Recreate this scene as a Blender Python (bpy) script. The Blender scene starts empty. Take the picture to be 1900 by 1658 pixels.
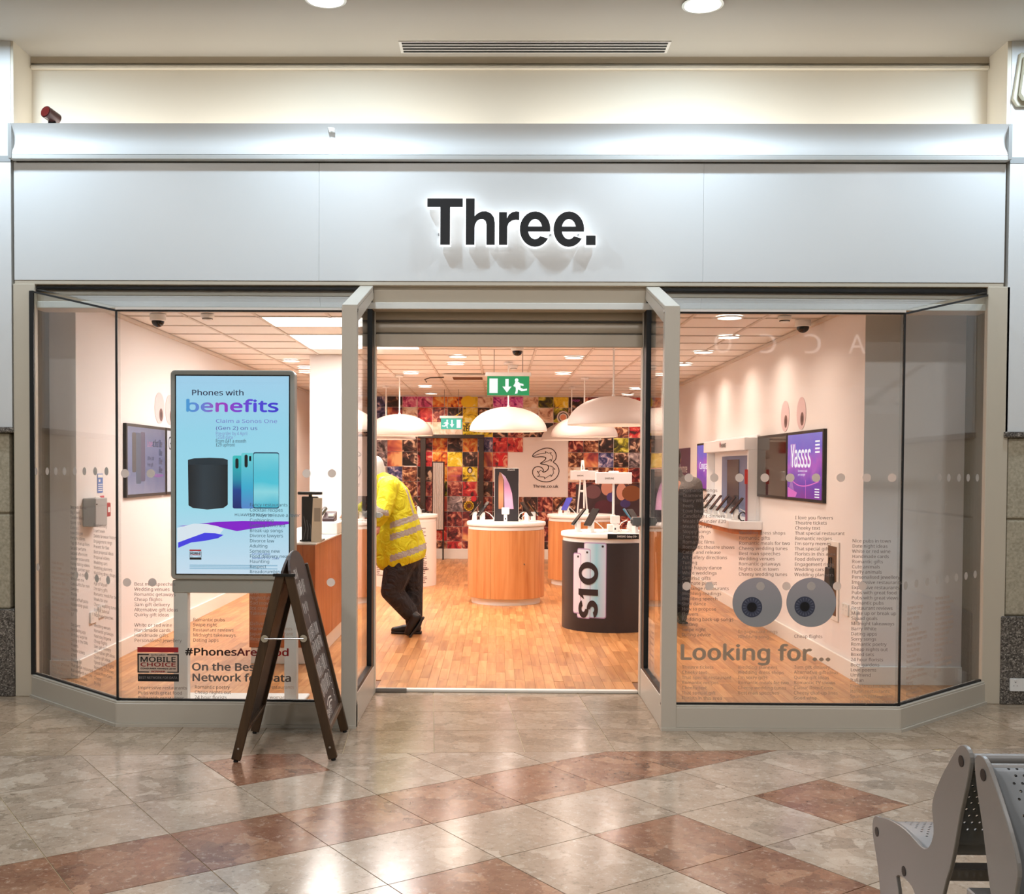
import bpy, bmesh, math, random, os
import numpy as np
from mathutils import Vector, Matrix
random.seed(7)
R = math.radians
SC = bpy.context.scene
COL = SC.collection

# ------------------------------------------------------------------ camera
F_PX, CAM_H = 2000.0, 1.6
YAW, PITCH, ROLL, PPX, PPY = R(0.745), R(-1.46), R(0.30), 896.0, 919.0
cf = Vector((-math.sin(YAW) * math.cos(PITCH), math.cos(YAW) * math.cos(PITCH), math.sin(PITCH)))
r0 = Vector((math.cos(YAW), math.sin(YAW), 0)); u0 = r0.cross(cf)
cr = r0 * math.cos(ROLL) + u0 * math.sin(ROLL)
cu = -r0 * math.sin(ROLL) + u0 * math.cos(ROLL)
cam_d = bpy.data.cameras.new('camera')
cam = bpy.data.objects.new('camera', cam_d); COL.objects.link(cam)
cam.matrix_world = Matrix(((cr.x, cu.x, -cf.x, 0), (cr.y, cu.y, -cf.y, 0), (cr.z, cu.z, -cf.z, CAM_H), (0, 0, 0, 1)))
cam_d.sensor_width = 36; cam_d.lens = 36 * F_PX / 1900
cam_d.shift_x = (950 - PPX) / 1900; cam_d.shift_y = (PPY - 829) / 1900
cam_d.clip_start = 0.05
SC.camera = cam

def ray(px, py): return cf + cr * ((px - PPX) / F_PX) - cu * ((py - PPY) / F_PX)
def at(px, py, D):                       # photo position + real distance -> point in the place
    d = ray(px, py); return Vector((0, 0, CAM_H)) + d * (D / d.y)
def gp(px, py, z=0.0):                   # point on a level plane
    d = ray(px, py); return Vector((0, 0, CAM_H)) + d * ((z - CAM_H) / d.z)
def onx(px, py, X):                      # point on a side wall
    d = ray(px, py); return Vector((0, 0, CAM_H)) + d * (X / d.x)

# ------------------------------------------------------------------ world and view
w = bpy.data.worlds.new('world'); SC.world = w; w.use_nodes = True
w.node_tree.nodes['Background'].inputs[0].default_value = (0.80, 0.83, 0.86, 1)
w.node_tree.nodes['Background'].inputs[1].default_value = 0.22
vs = SC.view_settings
vs.view_transform = 'Standard'; vs.look = 'None'; vs.gamma = 1; vs.use_curve_mapping = False
vs.exposure = 0.05
cy = SC.cycles                               # light-path limits only: keeps the full-size render quick
cy.max_bounces = 6; cy.diffuse_bounces = 3; cy.glossy_bounces = 3; cy.transmission_bounces = 2; cy.transparent_max_bounces = 10
cy.caustics_reflective = False; cy.caustics_refractive = False
cy.use_adaptive_sampling = True; cy.adaptive_threshold = 0.07; cy.adaptive_min_samples = 16

MALL_COOL = (0.66, 0.84, 1.0)
SHOP_WARM = (1.0, 0.82, 0.69)
def area_light(name, loc, size, power, color, rot=(0, 0, 0), size_y=None, shape=None, spread=None):
    l = bpy.data.lights.new(name, 'AREA'); l.energy = power; l.color = color
    l.shape = shape or ('RECTANGLE' if size_y else 'DISK'); l.size = size
    if size_y: l.size_y = size_y
    if spread: l.spread = spread
    o = bpy.data.objects.new(name, l); COL.objects.link(o); o.location = loc; o.rotation_euler = rot
    return o

P_MALL, P_COVE, P_DOWN, P_PANEL = 25, 1.9, 17, 58
# linear lamps hidden in the trough behind the cornice, with gaps between their ends
for x in (-2.75, -1.72, -0.55, 0.6, 1.75, 2.8):
    area_light('cove_lamp_light', (x, 7.52, 3.84), 0.96, P_COVE, (1.0, 0.95, 0.88), (R(180), 0, 0), 0.05)
# ------------------------------------------------------------------ materials
MATS = {}
def mat(name, col=(.8, .8, .8), rough=.5, metal=0, emit=None, es=1.0, spec=.5, coat=0, trans=0):
    if name in MATS: return MATS[name]
    m = bpy.data.materials.new(name); m.use_nodes = True
    b = m.node_tree.nodes['Principled BSDF']
    b.inputs['Base Color'].default_value = (*col, 1); b.inputs['Roughness'].default_value = rough
    b.inputs['Metallic'].default_value = metal; b.inputs['Specular IOR Level'].default_value = spec
    b.inputs['Coat Weight'].default_value = coat
    if emit:
        b.inputs['Emission Color'].default_value = (*emit, 1); b.inputs['Emission Strength'].default_value = es
    MATS[name] = m
    # subtle procedural wear so that no surface is perfectly uniform
    if not emit:
        nt = m.node_tree; g = nt.nodes.new('ShaderNodeNewGeometry'); n = nt.nodes.new('ShaderNodeTexNoise')
        n.inputs['Scale'].default_value = 3.0; n.inputs['Detail'].default_value = 1
        mr = nt.nodes.new('ShaderNodeMapRange'); mr.inputs[3].default_value = rough * .88; mr.inputs[4].default_value = min(1, rough * 1.12)
        nt.links.new(g.outputs['Position'], n.inputs['Vector']); nt.links.new(n.outputs['Fac'], mr.inputs[0])
        nt.links.new(mr.outputs[0], b.inputs['Roughness'])
    return m
def lin(r, g, b):
    f = lambda c: (c / 255) / 12.92 if c / 255 <= .04045 else (((c / 255) + .055) / 1.055) ** 2.4
    return (f(r), f(g), f(b))
def nodes_of(m):
    nt = m.node_tree; return nt, nt.nodes, nt.links, nt.nodes['Principled BSDF']
def ramp(nd, stops, interp='LINEAR'):
    r = nd.new('ShaderNodeValToRGB'); e = r.color_ramp; e.interpolation = interp
    while len(e.elements) < len(stops): e.elements.new(.5)
    for k, (p, c) in enumerate(stops):
        e.elements[k].position = p; e.elements[k].color = (*c, 1)
    return r

def m_marble(name, tones, vein, speck):
    m = mat(name, tones[0], .19); nt, nd, ln, b = nodes_of(m)
    g = nd.new('ShaderNodeNewGeometry'); oi = nd.new('ShaderNodeObjectInfo')
    mul = nd.new('ShaderNodeMath'); mul.operation = 'MULTIPLY'; mul.inputs[1].default_value = 60
    ln.new(oi.outputs['Random'], mul.inputs[0])
    off = nd.new('ShaderNodeVectorMath'); off.operation = 'ADD'
    ln.new(g.outputs['Position'], off.inputs[0]); ln.new(mul.outputs[0], off.inputs[1])
    nz = nd.new('ShaderNodeTexNoise'); nz.inputs['Scale'].default_value = 11; nz.inputs['Detail'].default_value = 4; nz.inputs['Roughness'].default_value = .62
    ln.new(off.outputs[0], nz.inputs['Vector'])
    ad = nd.new('ShaderNodeMixRGB'); ad.blend_type = 'ADD'; ad.inputs[0].default_value = .10
    ln.new(off.outputs[0], ad.inputs[1]); ln.new(nz.outputs['Color'], ad.inputs[2])
    v1 = nd.new('ShaderNodeTexVoronoi'); v1.inputs['Scale'].default_value = 7.5; v1.inputs['Randomness'].default_value = 1
    ln.new(ad.outputs[0], v1.inputs['Vector'])
    sep = nd.new('ShaderNodeSeparateColor'); ln.new(v1.outputs['Color'], sep.inputs[0])
    n = len(tones); rp = ramp(nd, [(k / (n - 1), t) for k, t in enumerate(tones)]); ln.new(sep.outputs[0], rp.inputs[0])
    v2 = nd.new('ShaderNodeTexVoronoi'); v2.inputs['Scale'].default_value = 24; ln.new(ad.outputs[0], v2.inputs['Vector'])
    sep2 = nd.new('ShaderNodeSeparateColor'); ln.new(v2.outputs['Color'], sep2.inputs[0])
    rp2 = ramp(nd, [(0, tones[-1]), (1, tones[1])]); ln.new(sep2.outputs[1], rp2.inputs[0])
    mx = nd.new('ShaderNodeMixRGB'); mx.inputs[0].default_value = .38; ln.new(rp.outputs[0], mx.inputs[1]); ln.new(rp2.outputs[0], mx.inputs[2])
    ve = nd.new('ShaderNodeTexVoronoi'); ve.feature = 'DISTANCE_TO_EDGE'; ve.inputs['Scale'].default_value = 7.5
    ln.new(ad.outputs[0], ve.inputs['Vector'])
    rv = ramp(nd, [(0, (1, 1, 1)), (.03, (0, 0, 0))]); ln.new(ve.outputs['Distance'], rv.inputs[0])
    nm = nd.new('ShaderNodeMath'); nm.operation = 'MULTIPLY'; nm.inputs[1].default_value = .22; ln.new(rv.outputs[0], nm.inputs[0])
    m2 = nd.new('ShaderNodeMixRGB'); ln.new(nm.outputs[0], m2.inputs[0]); ln.new(mx.outputs[0], m2.inputs[1]); m2.inputs[2].default_value = (*vein, 1)
    ns = nd.new('ShaderNodeTexNoise'); ns.inputs['Scale'].default_value = 30; ns.inputs['Detail'].default_value = 4; ns.inputs['Roughness'].default_value = .75
    ln.new(off.outputs[0], ns.inputs['Vector'])
    rs = ramp(nd, [(.57, (0, 0, 0)), (.63, (1, 1, 1))]); ln.new(ns.outputs['Fac'], rs.inputs[0])
    sm = nd.new('ShaderNodeMath'); sm.operation = 'MULTIPLY'; sm.inputs[1].default_value = .36; ln.new(rs.outputs[0], sm.inputs[0])
    m3 = nd.new('ShaderNodeMixRGB'); ln.new(sm.outputs[0], m3.inputs[0]); ln.new(m2.outputs[0], m3.inputs[1]); m3.inputs[2].default_value = (*speck, 1)
    rd = ramp(nd, [(.36, (1, 1, 1)), (.42, (0, 0, 0))]); ln.new(ns.outputs['Fac'], rd.inputs[0])
    dm = nd.new('ShaderNodeMath'); dm.operation = 'MULTIPLY'; dm.inputs[1].default_value = .4; ln.new(rd.outputs[0], dm.inputs[0])
    m4 = nd.new('ShaderNodeMixRGB'); ln.new(dm.outputs[0], m4.inputs[0]); ln.new(m3.outputs[0], m4.inputs[1])
    m4.inputs[2].default_value = (*[c * .45 for c in tones[0]], 1)
    ln.new(m4.outputs[0], b.inputs['Base Color'])
    return m
MARBLE = m_marble('beige_marble', [lin(122, 105, 88), lin(174, 154, 134), lin(148, 129, 110), lin(194, 177, 158)], lin(120, 106, 86), lin(214, 204, 188))
MARBLE2 = m_marble('grey_beige_marble', [lin(128, 109, 88), lin(168, 147, 124), lin(148, 128, 106), lin(186, 166, 144)], lin(118, 104, 84), lin(205, 193, 174))
RED_MARBLE = m_marble('red_marble', [lin(78, 50, 40), lin(140, 96, 72), lin(106, 68, 52), lin(170, 130, 102)], lin(80, 54, 44), lin(196, 176, 156))

def m_wood(name, c1, c2, c3, scale=1.0, attr=None, rough=.34, axis='Y'):
    m = mat(name, c1, rough); nt, nd, ln, b = nodes_of(m)
    g = nd.new('ShaderNodeNewGeometry'); oi = nd.new('ShaderNodeObjectInfo')
    mp = nd.new('ShaderNodeMapping'); s = {'Y': (22, 1.6, 22), 'Z': (18, 18, 1.1), 'X': (1.6, 22, 22)}[axis]
    mp.inputs['Scale'].default_value = [k * scale for k in s]
    ln.new(g.outputs['Position'], mp.inputs['Vector'])
    if attr:
        at_ = nd.new('ShaderNodeAttribute'); at_.attribute_name = attr; rnd = at_.outputs['Fac']
    else: rnd = oi.outputs['Random']
    mul = nd.new('ShaderNodeMath'); mul.operation = 'MULTIPLY'; mul.inputs[1].default_value = 40; ln.new(rnd, mul.inputs[0])
    av = nd.new('ShaderNodeVectorMath'); ln.new(mp.outputs[0], av.inputs[0]); ln.new(mul.outputs[0], av.inputs[1])
    nz = nd.new('ShaderNodeTexNoise'); nz.inputs['Scale'].default_value = 1; nz.inputs['Detail'].default_value = 3; nz.inputs['Distortion'].default_value = .6
    ln.new(av.outputs[0], nz.inputs['Vector'])
    rp = ramp(nd, [(.25, c2), (.5, c1), (.78, c3)]); ln.new(nz.outputs['Fac'], rp.inputs[0])
    rt = ramp(nd, [(0, (.72, .70, .68)), (.5, (.93, .93, .92)), (1, (1.08, 1.09, 1.1))]); ln.new(rnd, rt.inputs[0])
    mx = nd.new('ShaderNodeMixRGB'); mx.blend_type = 'MULTIPLY'; mx.inputs[0].default_value = 1 if attr or axis == 'Y' else .25
    ln.new(rp.outputs[0], mx.inputs[1]); ln.new(rt.outputs[0], mx.inputs[2]); ln.new(mx.outputs[0], b.inputs['Base Color'])
    return m
PLANK = m_wood('oak_plank', lin(200, 138, 84), lin(174, 110, 62), lin(220, 164, 108))
PLANK_S = m_wood('oak_plank_far', lin(200, 138, 84), lin(174, 110, 62), lin(220, 164, 108), attr='tone')
BEECH = m_wood('beech_veneer', lin(206, 138, 82), lin(188, 116, 62), lin(218, 156, 102), axis='Z', rough=.42)
BEECH2 = m_wood('desk_veneer', lin(190, 110, 60), lin(168, 90, 46), lin(204, 128, 76), axis='Z', rough=.42)
OLIVEWOOD = m_wood('stained_wood', lin(70, 49, 27), lin(52, 35, 18), lin(88, 63, 36), axis='Z', rough=.45)

def m_granite():
    m = mat('dark_granite', (.2, .2, .2), .3); nt, nd, ln, b = nodes_of(m)
    g = nd.new('ShaderNodeNewGeometry'); v = nd.new('ShaderNodeTexVoronoi'); v.inputs['Scale'].default_value = 130
    ln.new(g.outputs['Position'], v.inputs['Vector']); s = nd.new('ShaderNodeSeparateColor'); ln.new(v.outputs['Color'], s.inputs[0])
    rp = ramp(nd, [(0, lin(52, 48, 46)), (.4, lin(92, 86, 80)), (.75, lin(122, 114, 106)), (1, lin(170, 162, 152))]); ln.new(s.outputs[0], rp.inputs[0])
    ln.new(rp.outputs[0], b.inputs['Base Color']); return m
GRANITE = m_granite()
def m_block():
    m = mat('sandstone_block', lin(176, 166, 144), .8); nt, nd, ln, b = nodes_of(m)
    g = nd.new('ShaderNodeNewGeometry'); n = nd.new('ShaderNodeTexNoise'); n.inputs['Scale'].default_value = 60; n.inputs['Detail'].default_value = 6
    ln.new(g.outputs['Position'], n.inputs['Vector'])
    rp = ramp(nd, [(.3, lin(160, 150, 128)), (.7, lin(192, 182, 160))]); ln.new(n.outputs['Fac'], rp.inputs[0]); ln.new(rp.outputs[0], b.inputs['Base Color'])
    bp = nd.new('ShaderNodeBump'); bp.inputs['Strength'].default_value = .35; bp.inputs['Distance'].default_value = .004
    ln.new(n.outputs['Fac'], bp.inputs['Height']); ln.new(bp.outputs[0], b.inputs['Normal']); return m
BLOCK = m_block()

def m_glass(name='window_glass', tint=(.965, .975, .97), k=1.0):
    m = bpy.data.materials.new(name); m.use_nodes = True; nt = m.node_tree; nd, ln = nt.nodes, nt.links
    nd.remove(nd['Principled BSDF']); out = nd['Material Output']
    t = nd.new('ShaderNodeBsdfTransparent'); t.inputs[0].default_value = (*tint, 1)
    gl = nd.new('ShaderNodeBsdfGlossy'); gl.inputs['Roughness'].default_value = .015
    lw = nd.new('ShaderNodeLayerWeight'); lw.inputs[0].default_value = .5
    p = nd.new('ShaderNodeMath'); p.operation = 'POWER'; p.inputs[1].default_value = 5; ln.new(lw.outputs['Facing'], p.inputs[0])
    mm = nd.new('ShaderNodeMath'); mm.operation = 'MULTIPLY_ADD'; mm.inputs[1].default_value = .95 * k; mm.inputs[2].default_value = .045 * k
    ln.new(p.outputs[0], mm.inputs[0])
    mx = nd.new('ShaderNodeMixShader'); ln.new(mm.outputs[0], mx.inputs[0]); ln.new(t.outputs[0], mx.inputs[1]); ln.new(gl.outputs[0], mx.inputs[2])
    ln.new(mx.outputs[0], out.inputs[0]); MATS[name] = m; return m
GLASS = m_glass()

def m_emit_grad(name, stops, axis=0, lo=-.5, hi=.5, es=1.0, noise=0):
    """a lit screen's printed picture: colour runs along one local axis"""
    m = bpy.data.materials.new(name); m.use_nodes = True; nt = m.node_tree; nd, ln = nt.nodes, nt.links
    b = nd['Principled BSDF']; tc = nd.new('ShaderNodeTexCoord'); sp = nd.new('ShaderNodeSeparateXYZ')
    src = tc.outputs['UV']
    ln.new(src, sp.inputs[0]); mr = nd.new('ShaderNodeMapRange'); mr.inputs[1].default_value = lo; mr.inputs[2].default_value = hi
    ln.new(sp.outputs[axis], mr.inputs[0]); rp = ramp(nd, stops)
    if noise:
        nz = nd.new('ShaderNodeTexNoise'); nz.inputs['Scale'].default_value = 5; nz.inputs['Detail'].default_value = 3; ln.new(src, nz.inputs['Vector'])
        ma = nd.new('ShaderNodeMath'); ma.operation = 'MULTIPLY_ADD'; ma.inputs[1].default_value = noise; ma.inputs[2].default_value = -noise / 2
        ln.new(nz.outputs['Fac'], ma.inputs[0]); a2 = nd.new('ShaderNodeMath'); ln.new(mr.outputs[0], a2.inputs[0]); ln.new(ma.outputs[0], a2.inputs[1])
        ln.new(a2.outputs[0], rp.inputs[0])
    else: ln.new(mr.outputs[0], rp.inputs[0])
    b.inputs['Base Color'].default_value = (.02, .02, .02, 1); b.inputs['Roughness'].default_value = .25
    ln.new(rp.outputs[0], b.inputs['Emission Color']); b.inputs['Emission Strength'].default_value = es
    MATS[name] = m; return m
def m_glow(name, col, es=1.0):
    return mat(name, (.02, .02, .02), .3, emit=col, es=es)
def m_print_grad(name, stops, axis=0, lo=-.5, hi=.5, rough=.4):
    m = m_emit_grad(name, stops, axis, lo, hi, 0); nt, nd, ln, b = nodes_of(m)
    r = [n for n in nd if n.type == 'VALTORGB'][0]
    for l in list(nt.links):
        if l.to_socket == b.inputs['Emission Color']: nt.links.remove(l)
    ln.new(r.outputs[0], b.inputs['Base Color']); b.inputs['Roughness'].default_value = rough; return m

FASCIA = mat('fascia_panel', lin(226, 226, 224), .32)
PAINT_MALL = mat('mall_paint', lin(228, 228, 226), .6)
CREAM = mat('cream_plaster', lin(232, 222, 204), .75)
CEIL_MALL = mat('mall_ceiling_paint', lin(198, 191, 180), .85)
FRAME = mat('grey_frame_paint', lin(200, 192, 178), .36)
FRAME_IN = mat('cream_frame_paint', lin(206, 194, 174), .45)
GASKET = mat('black_rubber', lin(24, 24, 24), .5)
SHOPWALL = mat('shop_wall_paint', lin(240, 233, 230), .7)
SHOPCEIL = mat('ceiling_tile_board', lin(245, 240, 234), .85)
TBAR = mat('ceiling_grid_steel', lin(222, 212, 202), .6)
SKIRT = mat('white_skirting', lin(238, 232, 224), .5)
WHITE = mat('white_gloss', lin(240, 238, 234), .3)
WHITE_M = mat('white_matt', lin(236, 232, 226), .6)
BLACK = mat('black_plastic', lin(18, 18, 19), .35)
BLACK_G = mat('black_gloss', lin(10, 10, 11), .05)
CHROME = mat('chrome', lin(200, 200, 200), .2, 1)
STEEL = mat('brushed_steel', lin(150, 150, 150), .35, .9)
GROUT = mat('grout', lin(196, 176, 140), .8)
SHUTTER = mat('shutter_slat', lin(186, 172, 152), .40, .1)
LAMPON = m_glow('lamp_lens', (1, .97, .93), 9)
LAMPON_W = m_glow('downlight_lens', (1, .90, .80), 7)
PANELON = m_glow('led_panel_diffuser', (1, .95, .90), 4.2)
def m_frost(name, col, fac=.5):
    m = bpy.data.materials.new(name); m.use_nodes = True; nt = m.node_tree; nd, ln = nt.nodes, nt.links
    b = nd['Principled BSDF']; b.inputs['Base Color'].default_value = (*col, 1); b.inputs['Roughness'].default_value = .6
    t = nd.new('ShaderNodeBsdfTranslucent'); t.inputs[0].default_value = (*col, 1)
    mx = nd.new('ShaderNodeMixShader'); mx.inputs[0].default_value = fac; ln.new(b.outputs[0], mx.inputs[1]); ln.new(t.outputs[0], mx.inputs[2])
    ln.new(mx.outputs[0], nd['Material Output'].inputs[0]); MATS[name] = m; return m
VINYL = m_frost('grey_vinyl', lin(136, 124, 118), .2)
VINYL_L = m_frost('pale_vinyl', lin(200, 178, 160), .4)
DOT = m_frost('frosted_dot', lin(236, 226, 218), .45)
BLACKTXT = mat('black_print', lin(20, 18, 18), .6)
GREYMETAL = mat('bench_grey_paint', lin(126, 122, 118), .32)

# ------------------------------------------------------------------ helpers
def wmat(o):
    m = o.matrix_basis.copy()
    return wmat(o.parent) @ o.matrix_parent_inverse @ m if o.parent else m
def put(o, parent=None, world=False):
    COL.objects.link(o)
    if parent:
        o.parent = parent
        if world: o.matrix_parent_inverse = wmat(parent).inverted()
    return o
def tag(o, label=None, cat=None, group=None, kind=None):
    if label: o['label'] = label
    if cat: o['category'] = cat
    if group: o['group'] = group
    if kind: o['kind'] = kind
    return o
def thing(name, label, cat, loc=(0, 0, 0), rz=0, group=None, kind=None):
    o = bpy.data.objects.new(name, None); o.location = loc; o.rotation_euler = (0, 0, rz); o.empty_display_size = .1
    COL.objects.link(o); return tag(o, label, cat, group, kind)
def copy_tree(o, parent=None):
    c = o.copy(); COL.objects.link(c)
    if parent: c.parent = parent; c.matrix_parent_inverse = o.matrix_parent_inverse.copy()
    for ch in list(KIDS.get(o.name, [])):
        KIDS.setdefault(c.name, []).append(copy_tree(ch, c))
    return c
KIDS = {}
class MB:
    def __init__(s): s.v = []; s.f = []; s.mi = []; s.cur = 0
    def add(s, vs_, fs):
        k = len(s.v); s.v += [tuple(v) for v in vs_]; s.f += [tuple(i + k for i in f) for f in fs]; s.mi += [s.cur] * len(fs); return s
    def box(s, x0, x1, y0, y1, z0, z1):
        return s.add([(x0, y0, z0), (x1, y0, z0), (x1, y1, z0), (x0, y1, z0), (x0, y0, z1), (x1, y0, z1), (x1, y1, z1), (x0, y1, z1)],
                     [(0, 3, 2, 1), (4, 5, 6, 7), (0, 1, 5, 4), (1, 2, 6, 5), (2, 3, 7, 6), (3, 0, 4, 7)])
    def prism(s, pts, d):                # closed 3-D outline swept along vector d
        n = len(pts); d = Vector(d); a = [Vector(p) for p in pts]
        return s.add(a + [p + d for p in a], [tuple(range(n)), tuple(range(2 * n - 1, n - 1, -1))] + [(i, i + n, (i + 1) % n + n, (i + 1) % n) for i in range(n)])
    def beam(s, a, b, wx, wy, up=(0, 0, 1)):
        a, b = Vector(a), Vector(b); d = (b - a).normalized(); x = d.cross(Vector(up))
        if x.length < 1e-4: x = d.cross(Vector((0, 1, 0)))
        x.normalize(); y = x.cross(d).normalized(); x = x * (wx / 2); y = y * (wy / 2)
        return s.add([a - x - y, a + x - y, a + x + y, a - x + y, b - x - y, b + x - y, b + x + y, b - x + y],
                     [(0, 3, 2, 1), (4, 5, 6, 7), (0, 1, 5, 4), (1, 2, 6, 5), (2, 3, 7, 6), (3, 0, 4, 7)])
    def lathe(s, prof, n=32, c=(0, 0, 0), sx=1, sy=1, a0=0, a1=2 * math.pi, axis='z'):
        full = abs(a1 - a0 - 2 * math.pi) < 1e-6; m = n if full else n + 1; k = len(prof); vv = []
        for i in range(m):
            a = a0 + (a1 - a0) * i / n
            for r_, z in prof:
                p = (r_ * math.cos(a) * sx, r_ * math.sin(a) * sy, z)
                if axis == 'y': p = (p[0], -p[2], p[1])
                if axis == 'x': p = (p[2], p[0], p[1])
                vv.append((c[0] + p[0], c[1] + p[1], c[2] + p[2]))
        ff = []
        for i in range(n):
            j = (i + 1) % m
            for q in range(k - 1):
                ff.append((i * k + q, j * k + q, j * k + q + 1, i * k + q + 1))
        return s.add(vv, ff)
    def tube(s, pts, r_, n=8, caps=True):
        pts = [Vector(p) for p in pts]; vv = []; m = len(pts); last = None
        for i, p in enumerate(pts):
            t = (pts[min(i + 1, m - 1)] - pts[max(i - 1, 0)]).normalized()
            ref = Vector((0, 0, 1)) if abs(t.z) < .92 else Vector((0, 1, 0))
            x = t.cross(ref).normalized()
            if last is not None and x.dot(last) < 0: x = -x
            last = x; y = t.cross(x); rr = r_[i] if isinstance(r_, (list, tuple)) else r_
            vv += [p + (x * math.cos(a) + y * math.sin(a)) * rr for a in (2 * math.pi * k / n for k in range(n))]
        ff = [(i * n + k, i * n + (k + 1) % n, (i + 1) * n + (k + 1) % n, (i + 1) * n + k) for i in range(m - 1) for k in range(n)]
        if caps: ff += [tuple(range(n - 1, -1, -1)), tuple(range((m - 1) * n, m * n))]
        return s.add(vv, ff)
    def build(s, name, m, parent=None, world=False, smooth=None, bev=0, seg=1, label=None, kind=None, fix=True):
        me = bpy.data.meshes.new(name); me.from_pydata(s.v, [], s.f)
        for q in (m if isinstance(m, (list, tuple)) else [m]): me.materials.append(q)
        if any(s.mi): me.polygons.foreach_set('material_index', s.mi)
        if fix or bev:
            bm = bmesh.new(); bm.from_mesh(me)
            if fix: bmesh.ops.recalc_face_normals(bm, faces=bm.faces)
            if bev:
                es = [e for e in bm.edges if len(e.link_faces) == 2 and e.calc_face_angle(0) > R(28)]
                bmesh.ops.bevel(bm, geom=es, offset=bev, segments=seg, affect='EDGES', profile=.6, clamp_overlap=True)
            bm.to_mesh(me); bm.free()
        if smooth:
            me.polygons.foreach_set('use_smooth', [True] * len(me.polygons)); me.set_sharp_from_angle(angle=R(smooth))
        o = bpy.data.objects.new(name, me); put(o, parent, world)
        if parent: KIDS.setdefault(parent.name, []).append(o)
        if label: o['label'] = label
        if kind: o['kind'] = kind
        return o
def frame(o, r_, u_): return (Vector(o), Vector(r_).normalized(), Vector(u_).normalized())
def fpt(fr, x, y, off=0):
    n = fr[1].cross(fr[2]); return fr[0] + fr[1] * x + fr[2] * y + n * off
def flat(name, polys, fr, m, parent=None, off=0, world=True, thick=0, label=None, uv=None):
    """flat print / sheet on a plane; polys: list of 2-D outlines; UV holds plane coordinates"""
    if polys and not isinstance(polys[0][0], (list, tuple)): polys = [polys]
    mb = MB(); n = fr[1].cross(fr[2]); uvs = []
    for P in polys:
        if thick: mb.prism([fpt(fr, x, y, off) for x, y in P], n * thick)
        else: mb.add([fpt(fr, x, y, off) for x, y in P], [tuple(range(len(P)))])
        uvs += list(P) * (2 if thick else 1)
    o = mb.build(name, m, parent, world, fix=bool(thick), label=label)
    set_uv(o, uvs); return o
def set_uv(o, uvs):
    me = o.data
    if len(uvs) != len(me.vertices): return
    l = me.uv_layers.new(name='UVMap')
    for lp in me.loops: l.data[lp.index].uv = uvs[lp.vertex_index]
def rect(x0, y0, x1, y1): return [(x0, y0), (x1, y0), (x1, y1), (x0, y1)]
def rrect(x0, y0, x1, y1, r_, n=5):
    o = []
    for cx, cy, a in ((x1 - r_, y0 + r_, -90), (x1 - r_, y1 - r_, 0), (x0 + r_, y1 - r_, 90), (x0 + r_, y0 + r_, 180)):
        o += [(cx + r_ * math.cos(R(a + 90 * k / n)), cy + r_ * math.sin(R(a + 90 * k / n))) for k in range(n + 1)]
    return o
def ell(cx, cy, rx, ry=None, n=28):
    ry = rx if ry is None else ry
    return [(cx + rx * math.cos(2 * math.pi * k / n), cy + ry * math.sin(2 * math.pi * k / n)) for k in range(n)]
def ribbon(pts, wd, closed=False):
    """polyline -> list of quads of width wd (drawn line)"""
    out = []; P = [Vector((*p, 0)) for p in pts]
    if closed: P.append(P[0])
    for a, b in zip(P, P[1:]):
        d = (b - a)
        if d.length < 1e-6: continue
        d.normalize(); n = Vector((-d.y, d.x, 0)) * wd / 2; e = d * wd * .3
        out.append([tuple((a - e - n)[:2]), tuple((b + e - n)[:2]), tuple((b + e + n)[:2]), tuple((a - e + n)[:2])])
    return out
def smooth_line(pts, closed=False, n=4):
    P = [Vector((*p, 0)) for p in pts]; m = len(P); out = []
    rng = range(m if closed else m - 1)
    for i in rng:
        g = (lambda k: P[k % m]) if closed else (lambda k: P[min(max(k, 0), m - 1)])
        a, b, c, d = g(i - 1), g(i), g(i + 1), g(i + 2)
        for k in range(n):
            t = k / n
            q = .5 * ((2 * b) + (c - a) * t + (2 * a - 5 * b + 4 * c - d) * t * t + (3 * b - a - 3 * c + d) * t ** 3)
            out.append((q.x, q.y))
    if not closed: out.append(pts[-1])
    return out
try:
    FONT = bpy.data.fonts.load(os.path.join(bpy.utils.system_resource('DATAFILES', path='fonts'), 'NotoSansHebrew-Regular.woff2'))
except Exception:
    FONT = None
def text_xy(body, size, bold=0, spacing=1.0, line=1.0, align='LEFT', res=2):
    c = bpy.data.curves.new('t', 'FONT'); c.body = body; c.size = size; c.resolution_u = res
    if FONT: c.font = FONT
    c.offset = bold * size; c.space_character = spacing; c.space_line = line; c.align_x = align
    o = bpy.data.objects.new('t', c); me = bpy.data.meshes.new_from_object(o)
    v = np.empty(len(me.vertices) * 3, np.float32); me.vertices.foreach_get('co', v); v = v.reshape(-1, 3)[:, :2].copy()
    f = [tuple(p.vertices) for p in me.polygons]
    bpy.data.objects.remove(o); bpy.data.curves.remove(c); bpy.data.meshes.remove(me)
    return v, f
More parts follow.
